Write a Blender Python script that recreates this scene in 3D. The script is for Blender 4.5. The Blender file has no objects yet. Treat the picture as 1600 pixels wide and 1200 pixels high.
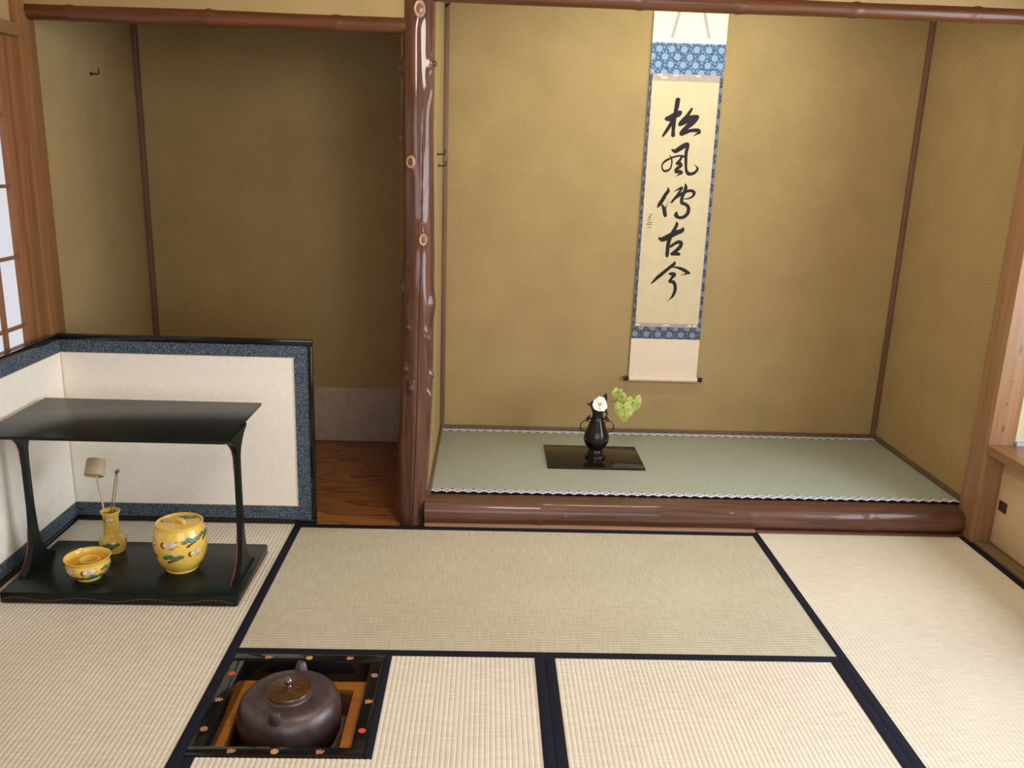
import bpy, bmesh, math, random
from math import sin, cos, pi, radians, atan2, sqrt, exp
from mathutils import Vector, Matrix
random.seed(7)
SC = bpy.context.scene
COL = SC.collection

# ------------------------------------------------------------------ camera, world, lights, exposure
cam_d = bpy.data.cameras.new('camera'); cam = bpy.data.objects.new('camera', cam_d); COL.objects.link(cam)
PITCH, ROLL, YAW = -0.2561, 0.0334, -0.0329
_f = Vector((0, cos(PITCH), sin(PITCH))); _u = Vector((0, -sin(PITCH), cos(PITCH))); _x = Vector((1, 0, 0))
_r2 = _x*cos(ROLL) + _u*sin(ROLL); _u2 = -_x*sin(ROLL) + _u*cos(ROLL)
_R = Matrix(((cos(YAW), -sin(YAW), 0), (sin(YAW), cos(YAW), 0), (0, 0, 1)))
_a, _b, _c = _R @ _r2, _R @ _u2, _R @ (-_f)
cam.matrix_world = Matrix(((_a.x, _b.x, _c.x, 0.723), (_a.y, _b.y, _c.y, -3.0777), (_a.z, _b.z, _c.z, 1.3902), (0, 0, 0, 1)))
cam_d.sensor_width = 36; cam_d.lens = 36*1329/1600; cam_d.clip_start = 0.02
SC.camera = cam
w = bpy.data.worlds.new('world'); SC.world = w; w.use_nodes = True
w.node_tree.nodes['Background'].inputs[0].default_value = (0.75, 0.85, 1, 1)
w.node_tree.nodes['Background'].inputs[1].default_value = 0.02
SC.view_settings.view_transform = 'Standard'; SC.view_settings.look = 'None'
SC.view_settings.gamma = 1; SC.view_settings.use_curve_mapping = False
SC.view_settings.exposure = 0.55
SC.cycles.max_bounces = 8; SC.cycles.diffuse_bounces = 5; SC.cycles.caustics_reflective = False; SC.cycles.caustics_refractive = False

def light(name, kind, loc, power, color, **k):
    d = bpy.data.lights.new(name, kind); d.energy = power; d.color = color
    o = bpy.data.objects.new(name, d); COL.objects.link(o); o.location = loc
    rot = k.pop('rot', None)
    if rot: o.rotation_euler = rot
    for a, v in k.items(): setattr(d, a, v)
    return o
# pendant lamp of the room, hanging above the hearth out of the frame
light('pendant_lamp', 'POINT', (0.95, -1.25, 1.9), 30, (1.0, 0.90, 0.75), shadow_soft_size=0.19)
# tube lamp hidden behind the lintel wall of the alcove
light('alcove_tube_lamp', 'AREA', (1.56, 0.20, 2.25), 7.5, (1.0, 1.0, 0.80), shape='RECTANGLE', size=0.6, size_y=0.06, rot=(radians(28), 0, 0))
WIN_LEFT, WIN_RIGHT, WIN_FRONT = 0.50, 9.0, 2.8       # radiance of the daylit window papers

# ------------------------------------------------------------------ node helpers
def new_mat(name):
    m = bpy.data.materials.new(name); m.use_nodes = True
    nt = m.node_tree; b = nt.nodes['Principled BSDF']
    return m, nt, b
def lnk(nt, a, b): nt.links.new(a, b)
def tex_coord(nt, scale=(1, 1, 1), rot=(0, 0, 0), kind='Object'):
    tc = nt.nodes.new('ShaderNodeTexCoord'); mp = nt.nodes.new('ShaderNodeMapping')
    mp.inputs['Scale'].default_value = scale; mp.inputs['Rotation'].default_value = rot
    lnk(nt, tc.outputs[kind], mp.inputs['Vector']); return mp.outputs[0]
def noise(nt, vec, scale, detail=3, rough=0.5, dist=0.0):
    n = nt.nodes.new('ShaderNodeTexNoise'); n.inputs['Scale'].default_value = scale
    n.inputs['Detail'].default_value = detail; n.inputs['Roughness'].default_value = rough; n.inputs['Distortion'].default_value = dist
    lnk(nt, vec, n.inputs['Vector']); return n.outputs['Fac']
def ramp(nt, fac, stops):
    r = nt.nodes.new('ShaderNodeValToRGB'); e = r.color_ramp.elements
    while len(e) < len(stops): e.new(0.5)
    for k, (p, c) in enumerate(stops):
        e[k].position = p; e[k].color = (*c, 1)
    lnk(nt, fac, r.inputs[0]); return r.outputs[0]
def bump(nt, b, h, strength, dist=0.002):
    n = nt.nodes.new('ShaderNodeBump'); n.inputs['Strength'].default_value = strength; n.inputs['Distance'].default_value = dist
    lnk(nt, h, n.inputs['Height']); lnk(nt, n.outputs[0], b.inputs['Normal'])
def M(nt, op, a, b=None, c=None):
    n = nt.nodes.new('ShaderNodeMath'); n.operation = op
    for i, v in enumerate((a, b, c)):
        if v is None: continue
        if isinstance(v, (int, float)): n.inputs[i].default_value = v
        else: lnk(nt, v, n.inputs[i])
    return n.outputs[0]
def mix(nt, fac, c1, c2):
    n = nt.nodes.new('ShaderNodeMix'); n.data_type = 'RGBA'
    if isinstance(fac, (int, float)): n.inputs[0].default_value = fac
    else: lnk(nt, fac, n.inputs[0])
    for sock, v in ((n.inputs[6], c1), (n.inputs[7], c2)):
        if isinstance(v, tuple): sock.default_value = (*v, 1)
        else: lnk(nt, v, sock)
    return n.outputs[2]
def setp(b, rough=0.6, metal=0.0, coat=0.0, spec=0.5, coat_rough=0.08):
    b.inputs['Roughness'].default_value = rough; b.inputs['Metallic'].default_value = metal
    b.inputs['Coat Weight'].default_value = coat; b.inputs['Coat Roughness'].default_value = coat_rough
    b.inputs['Specular IOR Level'].default_value = spec
def simple(name, color, rough=0.6, metal=0.0, coat=0.0, var=0.12, scale=40, spec=0.5, bmp=0.0, coat_rough=0.08):
    m, nt, b = new_mat(name); v = tex_coord(nt)
    f = noise(nt, v, scale)
    lo = tuple(c*(1-var) for c in color); hi = tuple(min(1, c*(1+var)) for c in color)
    lnk(nt, ramp(nt, f, [(0.3, lo), (0.7, hi)]), b.inputs['Base Color'])
    setp(b, rough, metal, coat, spec, coat_rough)
    if bmp: bump(nt, b, noise(nt, v, scale*3), bmp)
    return m
def plaster(name, c, var=0.10):
    m, nt, b = new_mat(name); v = tex_coord(nt)
    f = noise(nt, v, 220, 4, 0.7); g = noise(nt, v, 5, 3)
    k = M(nt, 'ADD', M(nt, 'MULTIPLY', f, 0.7), M(nt, 'MULTIPLY', g, 0.3))
    lnk(nt, ramp(nt, k, [(0.34, tuple(x*(1-2*var) for x in c)), (0.5, c), (0.68, tuple(x*(1+1.6*var) for x in c))]), b.inputs['Base Color'])
    setp(b, 0.92, spec=0.15); bump(nt, b, noise(nt, v, 420, 3, 0.7), 0.35, 0.0015); return m
def wood(name, dark, light_, axis='Z', rough=0.5, coat=0.0, s=1.0, bmp=0.08, coat_rough=0.12, spec=0.4):
    m, nt, b = new_mat(name)
    st = [26*s, 26*s, 26*s]; st['XYZ'.index(axis)] = 1.3*s
    v = tex_coord(nt, tuple(st)); f = noise(nt, v, 1.0, 5, 0.6, 0.6)
    st2 = [130*s, 130*s, 130*s]; st2['XYZ'.index(axis)] = 5*s
    v2 = tex_coord(nt, tuple(st2)); g = noise(nt, v2, 1.0, 3, 0.6)
    k = M(nt, 'ADD', M(nt, 'MULTIPLY', f, 0.7), M(nt, 'MULTIPLY', g, 0.3))
    lnk(nt, ramp(nt, k, [(0.33, dark), (0.66, light_)]), b.inputs['Base Color'])
    setp(b, rough, coat=coat, spec=spec, coat_rough=coat_rough); bump(nt, b, k, bmp, 0.002); return m
def emit_paper(name, color, strength):
    m, nt, b = new_mat(name); v = tex_coord(nt)
    f = noise(nt, v, 60, 4, 0.7)
    lnk(nt, ramp(nt, f, [(0.3, tuple(c*0.9 for c in color)), (0.7, color)]), b.inputs['Emission Color'])
    b.inputs['Emission Strength'].default_value = strength
    b.inputs['Base Color'].default_value = (0.10, 0.10, 0.10, 1); setp(b, 0.9, spec=0.1); return m

MT = {}
MT['wall'] = plaster('ochre_sand_plaster', (0.365, 0.258, 0.118))
MT['wall_pale'] = plaster('cream_plaster', (0.62, 0.54, 0.36), 0.05)
MT['ceiling'] = wood('ceiling_boards', (0.30, 0.18, 0.09), (0.42, 0.27, 0.14), 'Y')
MT['sub'] = wood('straw_subfloor', (0.45, 0.38, 0.24), (0.56, 0.48, 0.32), 'Y')
MT['post'] = wood('polished_red_log', (0.038, 0.016, 0.011), (0.165, 0.070, 0.042), 'Z', 0.45, 0.55, 1.5, 0.22, 0.07, 0.12)
MT['logx'] = wood('polished_red_log_level', (0.050, 0.020, 0.013), (0.165, 0.068, 0.042), 'X', 0.42, 0.38, 1.3, 0.22, 0.10)
MT['beam'] = wood('dark_red_round_beam', (0.060, 0.018, 0.007), (0.150, 0.050, 0.017), 'X', 0.40, 0.22, 1.4, 0.08)
MT['pillar_left'] = wood('reddish_brown_planed_wood', (0.19, 0.080, 0.028), (0.31, 0.145, 0.056), 'Z', 0.45, 0.15)
MT['pillar_right'] = wood('light_brown_planed_wood', (0.240, 0.122, 0.054), (0.375, 0.212, 0.110), 'Z', 0.5, 0.05)
MT['sill'] = wood('brown_ledge_wood', (0.22, 0.105, 0.038), (0.36, 0.19, 0.085), 'Y', 0.4, 0.2)
MT['track'] = wood('grooved_track_wood', (0.15, 0.085, 0.04), (0.26, 0.165, 0.085), 'Y', 0.55)
MT['trim'] = wood('thin_corner_trim_wood', (0.115, 0.060, 0.036), (0.20, 0.115, 0.070), 'Z', 0.5, s=2)
MT['trimx'] = wood('thin_base_trim_wood', (0.095, 0.055, 0.034), (0.17, 0.10, 0.062), 'X', 0.5, s=2)
MT['trimy'] = wood('thin_base_trim_wood_side', (0.095, 0.060, 0.034), (0.17, 0.11, 0.062), 'Y', 0.5, s=2)
MT['palestrip'] = wood('pale_threshold_wood', (0.30, 0.155, 0.085), (0.42, 0.235, 0.135), 'X', 0.5, s=2)
MT['shoji_wood'] = wood('window_lattice_wood', (0.20, 0.078, 0.032), (0.33, 0.145, 0.062), 'Z', 0.5, s=2)
MT['boxwood'] = wood('pale_bamboo', (0.60, 0.40, 0.24), (0.76, 0.56, 0.37), 'Z', 0.5, s=3)
def niche_board():
    m, nt, b = new_mat('niche_board_wood')
    n1 = noise(nt, tex_coord(nt, (1.1, 4.5, 4.5)), 1.3, 2, 0.4, 0.3); g = noise(nt, tex_coord(nt, (6, 160, 160)), 1.0, 3)
    k = M(nt, 'FRACT', M(nt, 'MULTIPLY', n1, 11.0))
    k = M(nt, 'ADD', M(nt, 'MULTIPLY', k, 0.75), M(nt, 'MULTIPLY', g, 0.25))
    lnk(nt, ramp(nt, k, [(0.15, (0.36, 0.140, 0.036)), (0.6, (0.28, 0.102, 0.026)), (0.85, (0.150, 0.050, 0.015)), (0.95, (0.34, 0.130, 0.034))]), b.inputs['Base Color'])
    setp(b, 0.35, coat=0.3); return m
MT['niche_board'] = niche_board()
MT['koshibari'] = simple('pale_wainscot_paper', (0.40, 0.32, 0.25), 0.9, var=0.08, scale=25)
def tatami(name, axis, c1=(0.62, 0.565, 0.455), c2=(0.80, 0.74, 0.62)):
    m, nt, b = new_mat(name)
    sc = (14, 150, 40) if axis == 'Y' else (150, 14, 40)          # rushes cross the ribs
    f = noise(nt, tex_coord(nt, sc), 1.0, 3, 0.6); g = noise(nt, tex_coord(nt), 3.0, 3)
    k = M(nt, 'ADD', M(nt, 'MULTIPLY', f, 0.75), M(nt, 'MULTIPLY', g, 0.25))
    lnk(nt, ramp(nt, k, [(0.3, c1), (0.7, c2)]), b.inputs['Base Color'])
    setp(b, 0.62, spec=0.35); bump(nt, b, f, 0.12, 0.001); return m
MT['tatami_y'] = tatami('rush_matting_lengthwise', 'Y'); MT['tatami_x'] = tatami('rush_matting_crosswise', 'X', (0.43, 0.395, 0.285), (0.60, 0.555, 0.415))  # same rush; crosswise mat's darker look at this viewing angle is put into its colour
MT['alcove_mat'] = tatami('green_grey_fine_rush', 'X', (0.345, 0.375, 0.310), (0.400, 0.430, 0.360))
def cloth(name, c, var=0.25, scale=500):
    return simple(name, c, 0.85, var=var, scale=scale, spec=0.2, bmp=0.1)
MT['heri'] = cloth('navy_cloth_edging', (0.010, 0.011, 0.022))
def medallion():
    m, nt, b = new_mat('blue_white_medallion_edging')
    tc = nt.nodes.new('ShaderNodeTexCoord'); sx = nt.nodes.new('ShaderNodeSeparateXYZ'); lnk(nt, tc.outputs['Object'], sx.inputs[0])
    u = M(nt, 'SUBTRACT', M(nt, 'MULTIPLY', M(nt, 'FRACT', M(nt, 'DIVIDE', sx.outputs[0], 0.0428)), 2.0), 1.0)
    v = M(nt, 'DIVIDE', sx.outputs[1], 0.0165)
    au = M(nt, 'ABSOLUTE', u); av = M(nt, 'ABSOLUTE', v)
    d = M(nt, 'ADD', M(nt, 'POWER', au, 1.7), M(nt, 'POWER', av, 1.7))
    fig = noise(nt, tex_coord(nt), 170, 2)
    fill = ramp(nt, fig, [(0.42, (0.20, 0.27, 0.58)), (0.58, (0.50, 0.58, 0.86))])
    c = mix(nt, M(nt, 'GREATER_THAN', d, 0.50), fill, (0.92, 0.92, 0.97))
    c = mix(nt, M(nt, 'GREATER_THAN', d, 1.10), c, (0.035, 0.04, 0.085))
    lnk(nt, c, b.inputs['Base Color']); setp(b, 0.75, spec=0.3); return m
MT['medallion'] = medallion()
def brocade(name, disc, ground, line, ox=0.0, oz=0.0):
    m, nt, b = new_mat(name)
    tc = nt.nodes.new('ShaderNodeTexCoord'); sx = nt.nodes.new('ShaderNodeSeparateXYZ'); lnk(nt, tc.outputs['Object'], sx.inputs[0])
    X = M(nt, 'ADD', sx.outputs[0], 10.0+ox); Z = M(nt, 'ADD', sx.outputs[2], 10.0+oz)
    def lattice(dx, dz):
        a = M(nt, 'SUBTRACT', M(nt, 'FRACT', M(nt, 'DIVIDE', M(nt, 'ADD', X, dx), 0.056)), 0.5)
        c = M(nt, 'SUBTRACT', M(nt, 'FRACT', M(nt, 'DIVIDE', M(nt, 'ADD', Z, dz), 0.066)), 0.5)
        a = M(nt, 'MULTIPLY', a, 0.056); c = M(nt, 'MULTIPLY', c, 0.066)
        return M(nt, 'SQRT', M(nt, 'ADD', M(nt, 'MULTIPLY', a, a), M(nt, 'MULTIPLY', c, c)))
    d = M(nt, 'MINIMUM', lattice(0, 0), lattice(0.028, 0.033))
    vo = nt.nodes.new('ShaderNodeTexVoronoi'); vo.feature = 'DISTANCE_TO_EDGE'; vo.inputs['Scale'].default_value = 62
    vo.voronoi_dimensions = '2D'
    mp = nt.nodes.new('ShaderNodeMapping'); mp.inputs['Rotation'].default_value = (radians(90), 0, 0); lnk(nt, tc.outputs['Object'], mp.inputs[0]); lnk(nt, mp.outputs[0], vo.inputs['Vector'])
    c = mix(nt, M(nt, 'LESS_THAN', vo.outputs['Distance'], 0.12), ground, line)
    ring = M(nt, 'MULTIPLY', M(nt, 'LESS_THAN', d, 0.0175), M(nt, 'GREATER_THAN', d, 0.0150))
    c = mix(nt, M(nt, 'LESS_THAN', d, 0.0150), c, disc)
    c = mix(nt, ring, c, line)
    lnk(nt, c, b.inputs['Base Color']); setp(b, 0.7, spec=0.3); return m
MT['brocade'] = brocade('blue_disc_brocade', (0.22, 0.33, 0.50), (0.155, 0.25, 0.40), (0.03, 0.055, 0.13))
MT['brocade_low'] = brocade('slate_disc_brocade', (0.20, 0.23, 0.30), (0.12, 0.145, 0.20), (0.028, 0.032, 0.06), 0.01, 0.012)
MT['brocade_edge'] = brocade('slate_edge_brocade', (0.15, 0.18, 0.24), (0.10, 0.12, 0.18), (0.02, 0.022, 0.05))
def wave_brocade():
    m, nt, b = new_mat('slate_blue_wave_brocade'); v = tex_coord(nt)
    vo = nt.nodes.new('ShaderNodeTexVoronoi'); vo.feature = 'DISTANCE_TO_EDGE'; vo.inputs['Scale'].default_value = 95; lnk(nt, v, vo.inputs['Vector'])
    f = noise(nt, v, 150, 2, 0.5, 1.5)
    k = M(nt, 'ADD', M(nt, 'MULTIPLY', M(nt, 'LESS_THAN', vo.outputs['Distance'], 0.13), -0.25), f)
    lnk(nt, ramp(nt, k, [(0.25, (0.032, 0.046, 0.066)), (0.5, (0.105, 0.138, 0.175)), (0.72, (0.20, 0.245, 0.29))]), b.inputs['Base Color'])
    setp(b, 0.7, spec=0.3); return m
MT['screen_brocade'] = wave_brocade()
MT['screen_paper'] = simple('cream_screen_paper', (0.90, 0.84, 0.745), 0.85, var=0.03, scale=60, spec=0.2)
MT['scroll_paper'] = simple('ivory_scroll_paper', (0.60, 0.50, 0.325), 0.85, var=0.04, scale=18, spec=0.2)
MT['scroll_white'] = simple('pale_scroll_cloth', (0.78, 0.72, 0.60), 0.8, var=0.03, scale=30, spec=0.2)
MT['scroll_bottom'] = simple('pinkish_scroll_cloth', (0.74, 0.60, 0.465), 0.8, var=0.03, scale=30, spec=0.2)
MT['lavender'] = simple('lavender_strip_silk', (0.38, 0.29, 0.27), 0.6, var=0.1, scale=60)
MT['gold'] = simple('pale_gold_thread', (0.80, 0.62, 0.28), 0.45, var=0.1)
MT['ribbon'] = simple('grey_mauve_ribbon', (0.42, 0.35, 0.34), 0.7, var=0.1)
MT['ink'] = simple('black_ink', (0.022, 0.017, 0.022), 0.7, var=0.3, scale=120, spec=0.2)
MT['ink_thin'] = simple('thin_brown_ink', (0.13, 0.09, 0.06), 0.7, var=0.3, scale=120, spec=0.2)
MT['lacquer'] = simple('black_lacquer', (0.009, 0.0085, 0.009), 0.13, coat=0.15, spec=0.35, var=0.1, coat_rough=0.04)
MT['board_lacquer'] = simple('brown_black_lacquer', (0.012, 0.009, 0.006), 0.10, coat=0.0, spec=0.35, var=0.1)
MT['shelf_lacquer'] = simple('green_black_lacquer', (0.0078, 0.0128, 0.0105), 0.27, coat=0.0, var=0.1, spec=0.2)
MT['red_line'] = simple('dark_red_lacquer_line', (0.15, 0.026, 0.020), 0.35, var=0.2)
MT['yellow'] = simple('yellow_glaze', (0.90, 0.60, 0.11), 0.22, coat=0.5, var=0.09, scale=12, coat_rough=0.06)
MT['teal'] = simple('teal_pine_glaze', (0.15, 0.33, 0.26), 0.3, var=0.25, scale=300)
MT['darkteal'] = simple('dark_outline_glaze', (0.02, 0.055, 0.045), 0.3, var=0.2)
MT['maroon'] = simple('maroon_glaze', (0.16, 0.022, 0.012), 0.3, var=0.2)
MT['white_glaze'] = simple('white_glaze', (0.80, 0.76, 0.68), 0.3, var=0.06)
MT['pink_glaze'] = simple('pale_pink_glaze', (0.72, 0.52, 0.46), 0.3, var=0.06)
def iron():
    m, nt, b = new_mat('brown_cast_iron'); v = tex_coord(nt)
    f = noise(nt, v, 35, 4, 0.6)
    lnk(nt, ramp(nt, f, [(0.3, (0.075, 0.050, 0.053)), (0.7, (0.130, 0.094, 0.095))]), b.inputs['Base Color'])
    setp(b, 0.33, metal=0.45, spec=0.6); bump(nt, b, noise(nt, v, 480, 3, 0.6), 0.35, 0.0015); return m
MT['iron'] = iron()
MT['bronze_lid'] = simple('brown_bronze_lid', (0.20, 0.105, 0.045), 0.34, metal=0.75, var=0.35, scale=70)
MT['silver'] = simple('dark_silver_knob', (0.22, 0.20, 0.21), 0.25, metal=0.95, var=0.2)
MT['bronze'] = simple('dark_brown_bronze', (0.022, 0.016, 0.016), 0.25, metal=0.55, var=0.25, scale=60, coat=0.2)
MT['brass'] = simple('dull_brass', (0.40, 0.27, 0.12), 0.4, metal=0.6)
MT['copper'] = wood('copper_brown_lining', (0.15, 0.06, 0.03), (0.27, 0.12, 0.06), 'Z', 0.45)
MT['ledge'] = wood('orange_wood_ledge', (0.42, 0.15, 0.028), (0.62, 0.25, 0.05), 'X', 0.45)
MT['ash'] = simple('grey_ash', (0.20, 0.18, 0.16), 0.95, var=0.4, scale=120, bmp=0.6)
MT['leaf_orange'] = simple('orange_gold_lacquer_leaf', (0.50, 0.20, 0.09), 0.4, var=0.2, scale=150)
MT['disc_gold'] = simple('gold_lacquer_disc', (0.55, 0.33, 0.13), 0.4, var=0.1)
MT['disc_red'] = simple('red_lacquer_disc', (0.58, 0.08, 0.045), 0.4, var=0.1)
MT['disc_mauve'] = simple('dusty_rose_lacquer_disc', (0.34, 0.20, 0.15), 0.4, var=0.1)
MT['black_iron'] = simple('black_iron_hook', (0.015, 0.013, 0.012), 0.5, metal=0.3)
MT['petal'] = simple('white_petal', (0.86, 0.84, 0.83), 0.55, var=0.03)
MT['stamen'] = simple('yellow_stamen', (0.85, 0.56, 0.12), 0.6)
MT['dark_leaf'] = simple('dark_green_leaf', (0.022, 0.055, 0.022), 0.35, var=0.3, scale=90)
MT['yellow_leaf'] = simple('yellow_green_leaf', (0.42, 0.46, 0.10), 0.55, var=0.22, scale=55)
MT['vein'] = simple('green_leaf_vein', (0.11, 0.20, 0.05), 0.6)
MT['stem'] = simple('brown_stem', (0.10, 0.065, 0.03), 0.6)
MT['knot_pale'] = simple('pale_sawn_knot', (0.38, 0.205, 0.115), 0.45, coat=0.3, var=0.2, scale=90)
MT['knot_dark'] = simple('dark_knot_heart', (0.115, 0.052, 0.03), 0.45, coat=0.3, var=0.2)
MT['door_paper'] = simple('buff_door_paper', (0.62, 0.46, 0.29), 0.9, var=0.04, scale=20, spec=0.15)
MT['pull'] = simple('dark_brown_pull', (0.045, 0.022, 0.016), 0.5)
MT['win_left'] = emit_paper('daylit_paper_left', (0.92, 0.93, 1.0), WIN_LEFT)
MT['win_right'] = emit_paper('daylit_paper_right', (0.80, 0.90, 1.0), WIN_RIGHT)
MT['win_front'] = emit_paper('daylit_paper_front', (0.88, 0.94, 1.0), WIN_FRONT)

# ------------------------------------------------------------------ mesh helpers (all coordinates in metres of the room)
def box(bm, x0, x1, y0, y1, z0, z1, bev=0.0, seg=2):
    g = bmesh.ops.create_cube(bm, size=1.0); vs = g['verts']
    for v in vs: v.co = Vector(((x0+x1)/2 + v.co.x*(x1-x0), (y0+y1)/2 + v.co.y*(y1-y0), (z0+z1)/2 + v.co.z*(z1-z0)))
    if bev:
        es = list({e for v in vs for e in v.link_edges})
        bmesh.ops.bevel(bm, geom=es, offset=bev, segments=seg, affect='EDGES', profile=0.5)
def BX(*a, **k):
    bm = bmesh.new(); box(bm, *a, **k); return bm
def tube(bm, path, rad, n=10, cap=True):
    P = [Vector(p) for p in path]; R = rad if isinstance(rad, (list, tuple)) else [rad]*len(P)
    rings = []; up = Vector((0.13, 0.21, 0.97))
    for i, p in enumerate(P):
        t = (P[min(i+1, len(P)-1)] - P[max(i-1, 0)]).normalized()
        a = up - t*up.dot(t)
        if a.length < 1e-3: a = Vector((1, 0, 0)) - t*t.x
        a.normalize(); b = t.cross(a); up = a
        rings.append([bm.verts.new(p + a*(R[i]*cos(2*pi*k/n)) + b*(R[i]*sin(2*pi*k/n))) for k in range(n)])
    for i in range(len(rings)-1):
        for k in range(n):
            bm.faces.new((rings[i][k], rings[i][(k+1) % n], rings[i+1][(k+1) % n], rings[i+1][k]))
    if cap:
        bm.faces.new(rings[0][::-1]); bm.faces.new(rings[-1])
def lathe(bm, prof, c=(0, 0, 0), n=48, mat=None, rf=None, close=True):
    c = Vector(c); rings = []
    for (r, z) in prof:
        ring = []
        for k in range(n):
            a = 2*pi*k/n; q = r*(rf(a, z) if rf else 1)
            p = Vector((q*cos(a), q*sin(a), z))
            if mat is not None: p = mat @ p
            ring.append(bm.verts.new(c + p))
        rings.append(ring)
    for i in range(len(rings)-1):
        for k in range(n): bm.faces.new((rings[i][k], rings[i][(k+1) % n], rings[i+1][(k+1) % n], rings[i+1][k]))
    if close:
        bm.faces.new(rings[0][::-1]); bm.faces.new(rings[-1])
def spline(pts, n=6):
    out = []; L = len(pts)
    for i in range(L-1):
        p0, p1, p2, p3 = pts[max(i-1, 0)], pts[i], pts[i+1], pts[min(i+2, L-1)]
        for k in range(n):
            t = k/n
            out.append(tuple(0.5*((2*b) + (c-a)*t + (2*a-5*b+4*c-d)*t*t + (3*b-a-3*c+d)*t**3) for a, b, c, d in zip(p0, p1, p2, p3)))
    out.append(tuple(pts[-1])); return out
BASE = {}
def finish(name, bm, mat, base, parent=None):
    for v in bm.verts: v.co -= base
    bmesh.ops.recalc_face_normals(bm, faces=bm.faces)
    me = bpy.data.meshes.new(name); bm.to_mesh(me); bm.free()
    for m in (mat if isinstance(mat, (list, tuple)) else [mat]): me.materials.append(m)
    for p in me.polygons: p.use_smooth = True
    me.set_sharp_from_angle(angle=radians(38))
    o = bpy.data.objects.new(name, me); COL.objects.link(o)
    return o
def thing(name, label, cat, loc, group=None):
    o = bpy.data.objects.new(name, None); COL.objects.link(o); o.location = loc; o.empty_display_size = 0.05
    o['label'] = label; o['category'] = cat
    if group: o['group'] = group
    BASE[o.name] = Vector(loc); return o
def part(name, bm, mat, parent, label=None, origin=None):
    b = BASE[parent.name]; og = Vector(origin) if origin else b
    o = finish(name, bm, mat, og); o.parent = parent; o.location = og - b; BASE[o.name] = og
    if label: o['label'] = label
    return o
def solo(name, bm, mat, label=None, cat=None, group=None, kind=None):
    xs = [v.co.x for v in bm.verts]; ys = [v.co.y for v in bm.verts]; zs = [v.co.z for v in bm.verts]
    b = Vector(((min(xs)+max(xs))/2, (min(ys)+max(ys))/2, min(zs)))
    o = finish(name, bm, mat, b); o.location = b; BASE[o.name] = b
    if label: o['label'] = label
    if cat: o['category'] = cat
    if group: o['group'] = group
    if kind: o['kind'] = kind
    return o
def struct(name, bm, mat): return solo(name, bm, mat, kind='structure')

# ================================================================== SETTING
H = 0.0294; W_ = 1.757; D_ = 0.8978
XL, XM0, XM1, XR = -0.858, H, H+W_, 2.652
def panel_with_hole(axis, pos, thick, a0, a1, z0, z1, h):
    """wall slab along X or Y with one rectangular opening h=(a0,a1,z0,z1)"""
    bm = bmesh.new()
    def seg(b0, b1, c0, c1):
        if b1-b0 < 1e-4 or c1-c0 < 1e-4: return
        if axis == 'X': box(bm, b0, b1, pos, pos+thick, c0, c1)
        else: box(bm, pos, pos+thick, b0, b1, c0, c1)
    seg(a0, h[0], z0, z1); seg(h[1], a1, z0, z1); seg(h[0], h[1], z0, h[2]); seg(h[0], h[1], h[3], z1)
    return bm
# floor under the mats, with the pit of the hearth cut through
bm = bmesh.new()
PX0, PX1, PY0, PY1 = 0.030, 0.455, -1.332, -0.900
for r in ((-0.97, PX0, -3.8, 0.0), (PX1, 3.2, -3.8, 0.0), (PX0, PX1, -3.8, PY0), (PX0, PX1, PY1, 0.0)):
    box(bm, r[0], r[1], r[2], r[3] if r[3] < 0 else 0.10, -0.07, -0.05)
struct('floor', bm, MT['sub'])
struct('floor_niche', BX(-0.875, 0.405, 0.0, 1.0, -0.049, -0.002), MT['niche_board'])
struct('ceiling', BX(-1.0, 3.25, -3.85, 1.05, 2.45, 2.50), MT['ceiling'])
o = struct('wall_left', panel_with_hole('Y', -0.975, 0.105, -3.8, -0.025, -0.07, 2.45, (-2.2, -0.075, 0.69, 1.735)), MT['wall'])
struct('wall_niche_left', BX(-0.975, -0.875, 0.085, 1.0, -0.05, 2.45), MT['wall'])
wnb = struct('wall_niche_back', BX(-0.975, 0.405, 1.0, 1.05, -0.05, 2.45), MT['wall'])
for a, b in ((-0.870, -0.4205), (-0.4195, 0.0435), (0.0445, 0.405)):
    part('paper_panel', BX(a, b, 0.9975, 1.0, 0.008, 0.283, bev=0.0008), MT['koshibari'], wnb, None)
struct('wall_alcove_left', BX(0.405, 0.505, 0.07, 1.0, -0.05, 2.45), MT['wall'])
struct('wall_alcove_back', BX(0.405, 2.80, 0.97, 1.05, -0.05, 2.45), MT['wall'])
struct('wall_alcove_right', BX(2.695, 2.80, 0.07, 0.97, -0.05, 2.45), MT['wall'])
struct('wall_lintel_left', BX(-0.845, 0.43, 0.03, 0.075, 1.845, 2.45), MT['wall'])
struct('wall_lintel_right', BX(0.50, 2.645, 0.03, 0.075, 1.950, 2.45), MT['wall'])
struct('wall_right', panel_with_hole('Y', 3.12, 0.08, -3.8, 0.0, -0.07, 2.45, (-2.35, -0.60, 0.45, 1.78)), MT['wall_pale'])
struct('wall_right_upper', BX(2.725, 2.80, -3.8, -0.05, 1.85, 2.45), MT['wall'])
struct('wall_bay_end', BX(2.745, 3.12, -0.05, 0.0, 0.0, 2.45), MT['wall_pale'])
struct('wall_front', panel_with_hole('X', -3.85, 0.05, -0.97, 3.2, -0.07, 2.45, (0.1, 2.3, 0.45, 1.80)), MT['wall'])
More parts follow.
